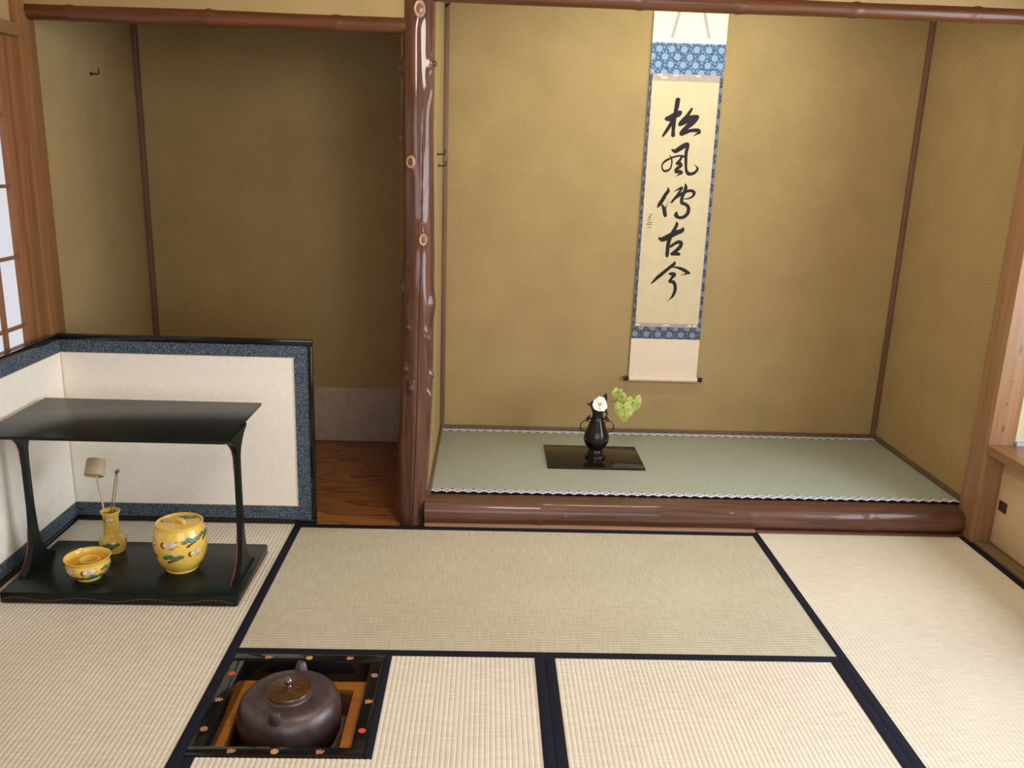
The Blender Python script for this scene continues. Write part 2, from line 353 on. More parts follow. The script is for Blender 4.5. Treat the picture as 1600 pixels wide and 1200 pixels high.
# thin trims of the setting
struct('trim_1', BX(-0.875, -0.853, 0.978, 1.0, 0.0, 2.45, bev=0.002), MT['trim'])
struct('trim_2', BX(0.505, 0.527, 0.950, 0.97, 0.09, 2.45, bev=0.002), MT['trim'])
struct('trim_3', BX(2.673, 2.695, 0.950, 0.97, 0.09, 2.45, bev=0.002), MT['trim'])
struct('baseboard_alcove_back', BX(0.527, 2.673, 0.957, 0.97, 0.09, 0.114, bev=0.001), MT['trimx'])
struct('baseboard_alcove_left', BX(0.505, 0.517, 0.10, 0.950, 0.09, 0.112, bev=0.001), MT['trimy'])
struct('baseboard_alcove_right', BX(2.683, 2.695, 0.10, 0.950, 0.09, 0.118, bev=0.001), MT['trimy'])
struct('baseboard_niche', BX(-0.853, 0.405, 0.990, 0.9974, -0.002, 0.006), MT['trimx'])
struct('floor_alcove', BX(0.505, 2.695, 0.098, 0.97, 0.0, 0.088), MT['sub'])
struct('trim_4', BX(0.505, 2.694, 0.071, 0.122, 0.0, 0.0925, bev=0.002), MT['logx'])          # strip behind the sill log
struct('trim_5', BX(0.50, 1.805, -0.0005, 0.030, -0.049, 0.012, bev=0.002), MT['palestrip'])      # pale strip below the sill log
struct('trim_10', BX(1.805, 2.645, -0.0005, 0.030, -0.049, 0.009, bev=0.002), MT['logx'])
# sliding-door track on the right
bm = bmesh.new(); box(bm, 2.654, 2.745, -3.0, -0.052, -0.03, 0.003)
for a, b in ((2.654, 2.666), (2.684, 2.692), (2.710, 2.716)): box(bm, a, b, -3.0, -0.052, 0.003, 0.0085, bev=0.001)
struct('trim_6', bm, MT['track'])
struct('trim_7', BX(2.745, 3.11, -0.064, -0.051, 0.405, 0.421, bev=0.001), simple('grey_blue_trim', (0.42, 0.45, 0.55), 0.6))
struct('trim_8', BX(-0.90, -0.838, -2.4, -0.026, 1.735, 1.775, bev=0.002), MT['sill'])        # head rail over the left window
# window 1: paper lattice window on the left
win = bmesh.new()
box(win, -0.905, -0.862, -0.075, -0.026, 0.69, 1.735, bev=0.002)
w1 = struct('window_1', win, MT['pillar_left'])
part('paper', BX(-0.890, -0.888, -2.15, -0.10, 0.70, 1.73), MT['win_left'], w1, 'white daylit window paper')
part('stile', BX(-0.892, -0.868, -0.130, -0.077, 0.69, 1.735, bev=0.002), MT['shoji_wood'], w1)
part('rail', BX(-0.892, -0.868, -2.15, -0.130, 0.695, 0.722, bev=0.002), MT['shoji_wood'], w1)
part('rail', BX(-0.892, -0.868, -2.15, -0.130, 1.705, 1.734, bev=0.002), MT['shoji_wood'], w1)
for z in (0.786, 1.021, 1.256, 1.484):
    part('lattice_bar', BX(-0.886, -0.872, -2.15, -0.130, z-0.0055, z+0.0055, bev=0.001), MT['shoji_wood'], w1)
for k in range(8):
    y = -0.254-0.125*k
    part('lattice_bar', BX(-0.885, -0.871, y-0.0065, y+0.0065, 0.722, 1.706, bev=0.001), MT['shoji_wood'], w1)
struct('trim_9', BX(-0.92, -0.850, -2.4, -0.026, 0.655, 0.692, bev=0.002), MT['palestrip'])
# window 2: daylight window of the right-hand bay; window 3: behind the camera
w2 = struct('window_2', BX(3.10, 3.13, -2.42, -2.35, 0.42, 1.80, bev=0.002), MT['shoji_wood'])
part('paper', BX(3.135, 3.138, -2.35, -0.60, 0.44, 1.79), MT['win_right'], w2)
for y in (-2.0, -1.65, -1.30, -0.95): part('lattice_bar', BX(3.115, 3.132, y-0.007, y+0.007, 0.45, 1.78), MT['shoji_wood'], w2)
for z in (0.72, 1.0, 1.28, 1.54): part('lattice_bar', BX(3.116, 3.131, -2.35, -0.60, z-0.006, z+0.006), MT['shoji_wood'], w2)
w3 = struct('window_3', BX(0.05, 2.35, -3.82, -3.79, 0.41, 0.45, bev=0.002), MT['shoji_wood'])
part('paper', BX(0.1, 2.3, -3.835, -3.832, 0.45, 1.80), MT['win_front'], w3)
for x in (0.65, 1.2, 1.75): part('lattice_bar', BX(x-0.012, x+0.012, -3.83, -3.81, 0.45, 1.80), MT['shoji_wood'], w3)

# ================================================================== POSTS AND BEAMS
def axis_x(s): return MT[s]
solo('corner_post', BX(-0.945, -0.845, -0.025, 0.085, -0.05, 2.45, bev=0.003), MT['pillar_left'],
     'square reddish brown wooden post between the paper window and the ochre niche', 'post')
pr = solo('corner_post', BX(2.645, 2.745, -0.05, 0.07, -0.05, 2.45, bev=0.003), MT['pillar_right'],
     'square light brown wooden post at the right end of the alcove beside the window ledge', 'post')
for i, (kx, kz, kw, kh) in enumerate(((2.686, 0.569, 0.004, 0.006), (2.692, 0.657, 0.003, 0.004), (2.690, 0.469, 0.0035, 0.016), (2.701, 0.775, 0.004, 0.022))):
    bm = bmesh.new(); lathe(bm, [(kw, -0.001), (kw*0.9, 0.0006), (0.0005, 0.0009)], (kx, -0.0502, kz), 16, Matrix.Rotation(radians(90), 4, 'X') @ Matrix.Diagonal((1, kh/kw, 1, 1)))
    part('knot', bm, MT['knot_dark'], pr, 'small dark knot in the wood')
# the tall log post between niche and alcove: knots swell out of the trunk, one crack runs down it
KN = [  # angle from the front (rad, + to the right), z, swell, width, height, kind
 (0.12, 1.875, 0.006, 0.26, 0.035, 'ring'), (1.05, 1.705, 0.016, 0.22, 0.020, 'nub'), (-1.30, 1.69, 0.013, 0.25, 0.022, 'nub'),
 (-1.25, 1.456, 0.010, 0.2, 0.018, 'nub'), (-0.33, 1.376, 0.006, 0.22, 0.022, 'ring'), (0.36, 1.108, 0.008, 0.24, 0.030, 'ring'),
 (1.10, 1.62, 0.008, 0.3, 0.045, 'n'), (0.80, 0.745, 0.014, 0.24, 0.026, 'n'), (-0.62, 0.63, 0.009, 0.20, 0.015, 'nub'),
 (-0.22, 0.560, 0.013, 0.22, 0.018, 'nub'), (1.00, 0.520, 0.016, 0.26, 0.028, 'n'), (-0.75, 0.283, 0.010, 0.32, 0.060, 'n'),
 (1.25, 0.870, 0.010, 0.35, 0.05, 'n'), (-0.55, 1.02, 0.007, 0.2, 0.012, 'n'), (-0.45, 0.79, 0.008, 0.18, 0.010, 'nub'), (-1.2, 0.93, 0.009, 0.2, 0.02, 'n'),
 (0.25, 1.16, 0.006, 0.15, 0.015, 'n'), (1.15, 0.60, 0.014, 0.2, 0.022, 'n')]
def cx_post(z):
    P = [(0, .444), (.3, .455), (.57, .463), (1.05, .467), (1.49, .462), (1.87, .466), (2.5, .466)]
    for (a, p), (b, q) in zip(P, P[1:]):
        if z <= b: return p+(q-p)*(z-a)/(b-a)
    return .466
def r_post(f, z):
    r = 0.058 + 0.0035*sin(2.1*z+0.5) + 0.0018*sin(3*f+2.0*z) + 0.0007*sin(7*f+5*z)
    for (a, kz, s, wd, ht, kind) in KN:
        d = (f-a+pi) % (2*pi)-pi
        r += s*exp(-(d/wd)**2-((z-kz)/ht)**2)
    crack = 0.55-0.42*max(0, min(1, (1.75-z)/1.0)) if z > 0.75 else 0.13
    d = f-crack
    if 0.02 < z < 1.60: r -= 0.0040*exp(-(d/0.03)**2)*min(1, (1.60-z)/.3)
    r -= 0.0040*exp(-((f-0.22)/0.40)**2)*max(0, min(1, (z-1.0)/.5))
    if z < 0.10: r -= 0.006*(1-z/0.10)**2
    return r
bm = bmesh.new(); NA, NZ = 180, 220; rows = []
for j in range(NZ+1):
    z = -0.045 + 2.49*j/NZ if j < 0 else -0.002 + 2.45*j/NZ
    rows.append([bm.verts.new((cx_post(z)+r_post(f, z)*sin(f), 0.062-r_post(f, z)*cos(f), z)) for f in [(-pi+2*pi*k/NA) for k in range(NA)]])
for j in range(NZ):
    for k in range(NA): bm.faces.new((rows[j][k], rows[j][(k+1) % NA], rows[j+1][(k+1) % NA], rows[j+1][k]))
bm.faces.new(rows[0][::-1]); bm.faces.new(rows[-1])
post = thing('alcove_post', 'glossy red brown log post with sawn knots between niche and alcove', 'post', (0.46, 0.062, 0.0))
part('trunk', bm, MT['post'], post)
def crack_pt(z, f): return Vector((cx_post(z)+(r_post(f, z)+0.0002)*sin(f), 0.062-(r_post(f, z)+0.0002)*cos(f), z))
bm = bmesh.new(); zz = [0.05+1.25*i/80 for i in range(81)]
tube(bm, [crack_pt(z, (0.55-0.42*max(0, min(1, (1.75-z)/1.0)) if z > 0.75 else 0.13)) for z in zz], [0.0004+0.0011*sin(pi*min(1, max(0, i/80)))**0.5 for i in range(81)], 6)
part('drying_crack', bm, MT['ink'], post, 'dark drying crack running down the log')
for (a, kz, s, wd, ht, kind) in KN:
    if kind == 'n': continue
    n = Vector((sin(a), -cos(a), 0.0)); r = r_post(a, kz); c = Vector((cx_post(kz), 0.062, kz)) + n*(r-0.003)
    t = Vector((cos(a), sin(a), 0)); m = Matrix((t, Vector((0, 0, 1)), n)).transposed().to_4x4()
    if kind == 'ring':
        k = 1.25 if kz > 1.5 else 1.0
        bm = bmesh.new(); lathe(bm, [(0.020*k, -0.004), (0.0195*k, 0.003), (0.017*k, 0.006), (0.012*k, 0.0052), (0.0105*k, 0.0035)], c, 28, m @ Matrix.Diagonal((0.82, 1.15, 1, 1)))
        kn = part('knot', bm, MT['knot_pale'], post, 'pale sawn knot')
        bm = bmesh.new(); lathe(bm, [(0.0112*k, 0.0030), (0.010*k, 0.0050), (0.004*k, 0.0058), (0.001, 0.0058)], c, 24, m @ Matrix.Diagonal((0.82, 1.15, 1, 1)))
        part('knot_heart', bm, MT['knot_dark'], kn)
    else:
        bm = bmesh.new(); lathe(bm, [(0.011, -0.005), (0.0100, 0.002), (0.0075, 0.0055), (0.003, 0.0072), (0.0008, 0.0074)], c, 20, m)
        part('knot', bm, MT['post'], post)
# round sill log and the two round lintel beams (nodes as slight rings)
def log_x(bm, x0, x1, y, z, r, nodes_, n=40, end=0.0, seed=0, amp=0.001):
    rows = []; N = max(24, int((x1-x0)/0.012))
    xs = [x0+(x1-x0)*i/N for i in range(N+1)]
    for x in xs:
        q = r + amp*sin(3.1*x+seed)+amp*0.6*sin(8.3*x+2*seed)
        for (nx, s, wdt) in nodes_: q += s*exp(-((x-nx)/wdt)**2)
        if end:
            e = min(1, (x1-x)/end)
            q *= 0.80+0.20*sqrt(max(0, 1-(1-e)**2))
        rows.append([bm.verts.new((x, y+q*cos(2*pi*k/n), z+q*sin(2*pi*k/n))) for k in range(n)])
    for a, b in zip(rows, rows[1:]):
        for k in range(n): bm.faces.new((a[k], a[(k+1) % n], b[(k+1) % n], b[k]))
    bm.faces.new(rows[0][::-1]); bm.faces.new(rows[-1])
bm = bmesh.new(); log_x(bm, 0.500, 2.648, 0.046, 0.051, 0.0500, [(0.95, 0.0022, 0.03), (1.42, 0.0022, 0.03), (1.78, 0.002, 0.02), (2.26, 0.003, 0.02), (2.05, -0.001, 0.05)], end=0.05, seed=1)
sl = thing('sill_log', 'glossy brown peeled log lying as sill along the alcove front', 'log', (1.57, 0.046, 0.0))
part('log', bm, MT['logx'], sl)
for x, zz in ((0.95, -0.55), (1.05, 0.1), (1.70, 0.65), (1.42, -0.1), (2.28, 0.55)):
    n = Vector((0, -cos(zz), sin(zz))); m = Matrix((Vector((1, 0, 0)), n.cross(Vector((1, 0, 0))), n)).transposed().to_4x4()
    bm = bmesh.new(); lathe(bm, [(0.011, -0.003), (0.009, 0.0015), (0.004, 0.0032), (0.001, 0.0033)], Vector((x, 0.046, 0.051))+n*0.0495, 18, m @ Matrix.Diagonal((1.4, 0.8, 1, 1)))
    part('knot', bm, MT['knot_dark'], sl, 'small dark knot')
bm = bmesh.new(); log_x(bm, -0.850, 0.425, 0.050, 1.827, 0.0285, [(-0.70, 0.0030, 0.010), (-0.235, 0.0036, 0.010), (0.19, 0.0030, 0.009)], seed=2)
solo('lintel_beam', bm, MT['beam'], 'short dark red round beam over the dim left niche', 'beam')
bm = bmesh.new(); log_x(bm, 0.50, 2.648, 0.050, 1.933, 0.0285, [(1.22, 0.0030, 0.010), (1.56, 0.0036, 0.010), (1.96, 0.0030, 0.010), (2.38, 0.0034, 0.010)], seed=4)
solo('lintel_beam', bm, MT['beam'], 'long dark red round beam over the alcove with the scroll', 'beam')

# ledge and cupboard door on the right
solo('window_ledge', BX(2.640, 3.118, -2.0, -0.0505, 0.370, 0.405, bev=0.002), MT['sill'], 'brown wooden ledge board of the window bay beside the right post', 'ledge')
dr = thing('cupboard_door', 'buff paper sliding door with square brown pull under the window ledge', 'door', (2.725, -0.5, 0.0))
part('door_leaf', BX(2.718, 2.732, -0.96, -0.052, 0.009, 0.372, bev=0.001), MT['door_paper'], dr)
bm = bmesh.new()
for a in ((-0.117, -0.110, 0.151, 0.190), (-0.077, -0.070, 0.151, 0.190), (-0.110, -0.077, 0.151, 0.157), (-0.110, -0.077, 0.184, 0.190)):
    box(bm, 2.7145, 2.722, *a)
box(bm, 2.7168, 2.722, -0.111, -0.076, 0.156, 0.185)
part('finger_pull', bm, MT['pull'], dr)

# ================================================================== TATAMI
def ribbed(x0, x1, y0, y1, along, top=0.0, thick=0.05, pitch=0.0135, amp=0.0013, holes=()):
    """mat body with real ribs running along X or Y"""
    bm = bmesh.new()
    def slab(a0, a1, b0, b1):      # a across the ribs, b along
        k0 = math.floor(a0/pitch); pts = []
        a = a0
        cut = [a0]
        k = int(k0)
        while k*pitch < a1:
            for s in (0.0, 0.12, 0.3, 0.5, 0.7, 0.88):
                q = (k+s)*pitch
                if a0 < q < a1: cut.append(q)
            k += 1
        cut.append(a1)
        rows = []
        for q in cut:
            h = top - amp + amp*abs(sin(pi*q/pitch))**0.55
            pr = []
            for b_ in (b0, b1):
                p = (b_, q, h) if along == 'X' else (q, b_, h)
                pr.append(bm.verts.new(p))
            rows.append(pr)
        low = []
        for q in (cut[0], cut[-1]):
            low.append([bm.verts.new((b_, q, top-thick) if along == 'X' else (q, b_, top-thick)) for b_ in (b0, b1)])
        for r, s in zip(rows, rows[1:]): bm.faces.new((r[0], r[1], s[1], s[0]))
        bm.faces.new((low[0][0], low[0][1], rows[0][1], rows[0][0])); bm.faces.new((low[1][0], low[1][1], rows[-1][1], rows[-1][0]))
        for e in (0, 1): bm.faces.new([r[e] for r in rows] + [low[1][e], low[0][e]])
    if along == 'Y':
        if not holes: slab(x0, x1, y0, y1)
        else:
            hx0, hx1, hy0, hy1 = holes
            for (a, b, c, d) in ((x0, hx0, y0, y1), (hx1, x1, y0, y1), (hx0, hx1, y0, hy0), (hx0, hx1, hy1, y1)):
                if b-a > 1e-4 and d-c > 1e-4: slab(a, b, c, d)
    else: slab(y0, y1, x0, x1)
    return bm
def mat_thing(label, x0, x1, y0, y1, along, edges, holes=(), group=None):
    t = thing('tatami_mat', label, 'tatami mat', ((x0+x1)/2, (y0+y1)/2, -0.05))
    part('rush_cover', ribbed(x0, x1, y0, y1, along, holes=holes), MT['tatami_y' if along == 'Y' else 'tatami_x'], t)
    for (a, b, c, d) in edges:
        part('cloth_border', BX(a, b, c, d, -0.03, 0.0016, bev=0.0008), MT['heri'], t)
    return t
G = 0.0004
mat_thing('tatami mat on the left under the black tea shelf', XL, XM0-G, -1.80, -0.001, 'Y', [(0.0, XM0-G, -1.80, -0.001), (XL, XL+H, -1.80, -0.001)])
mat_thing('tatami mat lying crosswise in front of the niche post and the sill log', XM0, XM1, -D_, -0.001, 'X', [(XM0, XM1, -H, -0.001), (XM0, XM1, -D_+G, -D_+H)])
mat_thing('tatami mat along the right wall in front of the cupboard door', XM1, XR, -1.80, -0.001, 'Y', [(XM1+G, XM1+H, -1.80, -0.001), (XR-0.030, XR, -1.80, -0.001)])
mat_thing('half tatami mat cut out for the sunken hearth', XM0, 0.9155, -1.78, -D_-G, 'Y',
          [(XM0+G, 2*H, -1.78, PY0-0.003), (0.9155-H, 0.9155, -1.78, -D_-G), (PX1+0.0005, 0.4757, PY0-0.003, -D_-G), (XM0, 0.0298, PY0, -D_-G)],
          holes=(XM0-0.001, 0.4757, PY0-0.003, -D_+0.001))
mat_thing('tatami mat in the foreground to the right of the hearth mat', 0.9163, XM1, -2.62, -D_-G, 'Y',
          [(0.9163, 0.9163+H, -2.62, -D_-G), (XM1-H, XM1-G, -2.62, -D_-G)])
am = thing('alcove_mat', 'green grey fine rush mat with blue and white medallion edging in the alcove', 'tatami mat', (1.6, 0.54, 0.088))
part('rush_cover', BX(0.5175, 2.6825, 0.124, 0.956, 0.0885, 0.0975, bev=0.001), MT['alcove_mat'], am)
for y in (0.1405, 0.9395):
    part('medallion_border', BX(0.5172, 2.6828, y-0.0165, y+0.0165, 0.0884, 0.0985, bev=0.0008), MT['medallion'], am, 'blue and white medallion edging', origin=(0.5172, y, 0.0985))

# ================================================================== HANGING SCROLL
SX, SY = 1.596, 0.9555
scr = thing('hanging_scroll', 'tall hanging scroll with brushed black calligraphy on the alcove wall', 'scroll', (SX, SY, 1.2))
def flat(x0, x1, z0, z1, y0=0.9588, y1=0.9602): return BX(x0, x1, y0, y1, z0, z1)
L_, R_ = 1.430, 1.7625
part('top_cloth', flat(L_, R_, 1.9245, 2.32), MT['scroll_white'], scr)
part('bottom_cloth', flat(L_-0.002, R_, 0.378, 0.5775), MT['scroll_bottom'], scr)
part('brocade_band', flat(L_, R_, 1.793, 1.9245, 0.9586), MT['brocade'], scr, 'blue upper brocade band of discs', origin=(L_+0.01, 0.96, 1.80))
part('brocade_band', flat(L_-0.001, R_+0.001, 0.5775, 0.637, 0.9586), MT['brocade_low'], scr, 'slate lower brocade band of discs', origin=(L_, 0.96, 0.58))
for x0, x1 in ((L_, L_+0.0125), (R_-0.0145, R_)):
    part('brocade_edge', flat(x0, x1, 0.637, 1.793, 0.9586), MT['brocade_edge'], scr)
for z0, z1, n in ((1.762, 1.793, 'u'), (0.637, 0.655, 'l')):
    st = part('lavender_strip', flat(L_+0.0125, R_-0.0145, z0, z1, 0.9585), MT['lavender'], scr)
    sp = ((-0.115, .012, 'w'), (-0.095, .018, ''), (-0.045, .009, ''), (0.058, .011, '')) if n == 'u' else ((-0.138, .014, ''), (0.0, .018, ''), (0.115, .010, ''), (0.14, .008, ''))
    for i, (dx, hw, _) in enumerate(sp):
        zc = (z1-0.006 if i != 1 else z1-0.017) if n == 'u' else (z0+0.009)
        bm = bmesh.new(); lathe(bm, [(hw, 0), (hw*.8, .0006), (0.001, .0007)], (SX+dx-0.005, 0.9585, zc), 14, Matrix.Rotation(radians(90), 4, 'X') @ Matrix.Diagonal((1, 0.0042/hw, 1, 1)))
        part('gold_motif', bm, MT['gold'], st)
part('paper', flat(L_+0.0125, R_-0.0145, 0.655, 1.762, 0.9589), MT['scroll_paper'], scr)
bm = bmesh.new(); tube(bm, [(L_-0.003, 0.951, 0.379), (R_+0.001, 0.951, 0.379)], 0.0125, 20); part('roller', bm, MT['scroll_bottom'], scr)
for x0, s in ((L_-0.003, -1), (R_+0.001, 1)):
    bm = bmesh.new(); m = Matrix.Rotation(radians(90)*s, 4, 'Y')
    lathe(bm, [(0.0085, -0.001), (0.0095, 0.004), (0.0105, 0.012), (0.0115, 0.020), (0.0105, 0.0245), (0.006, 0.026), (0.001, 0.0262)], (x0, 0.951, 0.379), 20, m)
    part('roller_knob', bm, MT['lacquer'], scr, 'black lacquered roller end')
for xt, xb in ((1.5758, 1.5175), (1.612, 1.684)):
    bm = bmesh.new(); dx = 0.0065
    top, bot = (xt, 2.20), (xb, 1.9465)
    q = [(bot[0]-dx, bot[1]), (bot[0]+dx, bot[1]-0.001), (top[0]+dx, top[1]), (top[0]-dx, top[1])]
    f = [bm.verts.new((x, 0.9572, z)) for x, z in q]; b = [bm.verts.new((x, 0.9580, z)) for x, z in q]
    bm.faces.new(f); bm.faces.new(b[::-1])
    for i in range(4): bm.faces.new((f[i], b[i], b[(i+1) % 4], f[(i+1) % 4]))
    part('ribbon', bm, MT['ribbon'], scr, 'grey mauve hanging ribbon')
bm = bmesh.new(); tube(bm, [(L_, 0.955, 2.32), (R_, 0.955, 2.32)], 0.008, 12); part('top_rod', bm, MT['sill'], scr)
bm = bmesh.new(); tube(bm, [(1.53, 0.955, 2.328), (SX, 0.957, 2.40), (1.66, 0.955, 2.328)], 0.002, 6); part('cord', bm, MT['ribbon'], scr)
STROKES = {'A':[[(-31.3,481.9,11.3),(-33.8,456.7,10.6),(-37.7,427.1,9.1),(-41.1,400.9,9.5),(-41.7,374.7,8.8),(-41.8,348.4,8.3),(-40.8,329.1,9.6)],[(-75.9,399.7,9.5),(-60.5,402.8,13.7),(-41.3,414.8,13.2),(-21.9,424.2,12.8),(-13.4,431.4,5.5)],[(-51.8,384.8,8.2),(-62.9,363.5,8.3),(-75.9,342.0,7.0),(-87.4,324.0,4.8)],[(35.7,446.9,4.8),(27.0,431.0,7.3),(14.0,411.4,7.7),(0.5,397.0,8.8),(-12.7,379.1,8.8),(-8.9,377.5,7.7),(12.0,392.2,11.9),(34.8,405.2,13.2),(58.1,411.2,10.1),(63.8,409.6,8.8),(48.8,391.7,11.4),(31.7,377.1,12.1),(16.3,362.6,10.3),(1.3,344.5,10.7),(-1.8,337.4,10.7),(12.4,343.1,10.1),(39.3,351.9,7.7),(63.2,353.6,8.8),(75.4,351.4,9.2),(79.7,343.6,5.2),(68.2,338.0,3.7),(52.4,328.6,1.1)]],'B':[[(-40.2,263.7,4.1),(-24.9,258.9,9.2),(-3.8,272.0,11.1),(17.3,286.0,10.7),(29.0,289.9,8.9),(29.3,274.8,8.3),(26.2,257.0,7.8),(26.2,235.6,7.4),(28.0,214.3,6.7),(29.8,192.8,6.1),(33.2,175.0,6.7),(42.7,160.9,7.8),(55.9,159.6,7.4),(72.2,165.5,6.3),(84.8,181.2,5.6),(80.2,191.8,3.3),(67.1,203.0,0.7)],[(-51.4,242.0,0.7),(-43.1,231.6,3.0),(-37.2,215.7,3.3),(-37.6,197.8,3.3),(-42.7,179.8,4.1),(-56.9,170.3,5.2),(-71.7,169.9,4.5),(-80.3,183.9,3.3),(-79.7,200.1,3.7),(-65.9,214.8,5.2),(-44.6,226.2,4.4),(-23.0,234.9,4.1),(-1.1,239.2,4.1),(17.7,236.2,4.8)],[(6.7,235.0,5.2),(0.5,220.5,5.9),(-9.6,207.7,7.0),(-11.2,204.1,7.1),(1.8,204.5,7.8),(7.2,195.7,6.7),(-4.1,186.4,7.8),(-14.4,175.3,8.2),(-11.8,166.4,7.1),(4.8,168.7,7.8),(13.7,162.7,5.2),(2.1,156.0,3.4),(-13.9,146.5,0.7)]],'C':[[(-47.2,94.8,2.2),(-43.2,80.4,7.1),(-54.1,63.7,8.2),(-67.1,37.8,9.0),(-78.8,19.1,8.6),(-87.0,4.2,3.4)],[(-68.2,15.8,4.1),(-58.6,1.4,8.3),(-53.7,-13.1,9.4),(-49.6,-29.6,8.7),(-48.3,-34.1,6.8)],[(-49.2,1.7,3.4),(-44.6,14.7,1.5),(-36.0,36.9,0.6)],[(-15.8,77.7,0.9),(0.3,87.3,3.7),(16.4,95.9,5.6),(19.5,92.4,5.2),(10.4,78.5,4.9),(-1.2,59.9,5.2),(-13.0,43.1,5.6),(-23.5,29.1,5.1)],[(-13.0,43.1,4.9),(2.8,56.4,6.4),(24.1,71.6,7.1),(45.8,81.4,6.9),(66.2,83.9,6.9),(78.2,75.2,7.5),(73.9,60.5,5.2),(56.1,48.9,3.4),(31.9,45.5,1.9)],[(32.6,115.5,1.5),(37.5,101.1,7.5),(34.6,81.1,8.2),(26.7,62.6,7.9),(22.6,44.2,7.5),(24.9,27.9,8.3),(39.5,22.8,7.5),(55.6,10.5,8.3),(59.0,-7.8,8.5),(52.9,-24.5,8.3),(37.0,-37.9,8.1),(18.3,-40.4,7.2),(2.5,-31.6,9.4),(2.7,-22.4,7.5),(3.1,-16.0,3.4)]],'D':[[(7.0,-62.9,3.4),(9.6,-72.1,7.2),(1.8,-92.7,8.3),(-7.9,-113.5,9.5),(-19.2,-138.1,9.5),(-24.4,-168.2,9.1),(-25.2,-194.5,8.9),(-25.5,-215.3,8.4),(-24.7,-224.7,3.8)],[(-68.5,-139.6,6.1),(-53.0,-143.8,11.4),(-31.0,-132.9,12.5),(-5.5,-119.0,12.1),(16.4,-109.0,11.4),(37.4,-99.1,9.5),(39.4,-88.8,4.9)],[(-10.5,-175.3,6.5),(3.8,-163.6,7.0),(23.9,-153.6,8.4),(36.7,-158.9,9.1),(33.4,-175.9,8.9),(17.6,-193.3,8.4),(1.6,-206.9,8.2),(-2.0,-210.8,7.6),(13.1,-208.5,9.5),(30.5,-210.8,7.6)]],'E':[[(13.5,-248.2,3.4),(11.4,-257.7,7.6),(-4.7,-271.5,7.6),(-24.4,-289.2,8.0),(-44.1,-306.9,8.4),(-63.9,-324.7,7.9),(-79.9,-342.4,5.4),(-95.1,-358.2,1.0)],[(-0.8,-273.3,2.7),(18.4,-272.7,4.2),(41.8,-277.7,6.9),(63.7,-286.6,8.2),(81.9,-297.5,7.3),(90.7,-299.2,1.9),(72.8,-303.5,3.1),(48.2,-309.0,0.8)],[(-12.6,-305.0,1.5),(1.8,-304.6,8.0),(16.4,-308.0,9.2),(7.1,-322.6,6.9),(-3.4,-336.3,5.0),(-2.9,-342.1,6.5),(14.5,-343.5,8.5),(24.6,-360.5,8.1),(26.1,-379.7,8.1),(22.7,-397.1,7.7),(14.5,-414.8,5.4),(3.8,-426.7,2.3),(-10.7,-438.7,0.6)]],'S':[[(-110.4,-27.7,2.0),(-118.2,-32.3,2.3)],[(-120.3,-38.5,2.8),(-123.5,-46.0,3.0)],[(-108.2,-48.0,1.5),(-111.8,-50.5,1.5)],[(-132.6,-58.6,1.5),(-122.8,-55.8,1.8),(-117.8,-54.4,1.3)],[(-123.2,-66.9,2.5),(-109.4,-66.5,1.9)],[(-131.5,-74.6,2.3),(-120.0,-76.7,2.0),(-113.3,-81.4,1.8)],[(-108.5,-77.6,1.8),(-103.7,-75.6,1.0)],[(-126.5,-91.1,1.6),(-112.6,-90.7,1.9)]]}
def brush(strokes, n=7, y=0.9583):
    bm = bmesh.new()
    for st in strokes:
        P = spline(st, n)
        P = [(SX+a/1000, 1.2+b/1000, max(0.0003, c/1000)) for a, b, c in P]
        yy = y
        prev = None
        for i, (a, b, r) in enumerate(P):
            yy -= 0.0000012
            c = bm.verts.new((a, yy, b)); ring = [bm.verts.new((a+r*cos(2*pi*k/12), yy, b+r*sin(2*pi*k/12))) for k in range(12)]
            for k in range(12): bm.faces.new((c, ring[k], ring[(k+1) % 12]))
            if i:
                a0, b0, r0 = P[i-1]; d = Vector((a-a0, b-b0)); 
                if d.length > 1e-6:
                    nn = Vector((-d.y, d.x)).normalized()
                    bm.faces.new([bm.verts.new((p+s*nn.x*q, yy-0.0000006, z+s*nn.y*q)) for p, z, q, s in ((a0, b0, r0, 1), (a, b, r, 1), (a, b, r, -1), (a0, b0, r0, -1))])
    for v in bm.verts: pass
    return bm
for k, lab in (('A', 'uppermost brushed character'), ('B', 'second brushed character'), ('C', 'middle brushed character'), ('D', 'fourth brushed character'), ('E', 'lowest brushed character')):
    part('calligraphy_character', brush(STROKES[k]), MT['ink'], scr, lab)
part('signature', brush(STROKES['S'], 4), MT['ink_thin'], scr, 'small brushed signature')

# small black hooks
def hook(loc, d, up, label):
    bm = bmesh.new(); p = Vector(loc); d = Vector(d); up = Vector(up)
    tube(bm, [p-d*0.004, p+d*0.028, p+d*0.033+up*0.003, p+d*0.033+up*0.020], 0.0030, 8)
    lathe(bm, [(0.0075, -0.001), (0.007, 0.003), (0.002, 0.0045)], p, 12, d.to_track_quat('Z', 'Y').to_matrix().to_4x4())
    solo('wall_hook', bm, MT['black_iron'], label, 'hook')
hook((-0.875, 0.547, 1.672), (1, 0, 0), (0, 0, 1), 'small black hook on the left side wall of the niche')
hook((0.505, 0.530, 1.408), (1, 0, 0), (0, 0, 1), 'upper of two small black hooks beside the log post')
hook((0.505, 0.600, 1.362), (1, 0, 0), (0, 0, 1), 'lower of two small black hooks beside the log post')
hook((0.517, 0.950, 2.040), (0.3, -1, 0), (0.5, 0, 1), 'tiny black hook high in the left corner of the alcove')

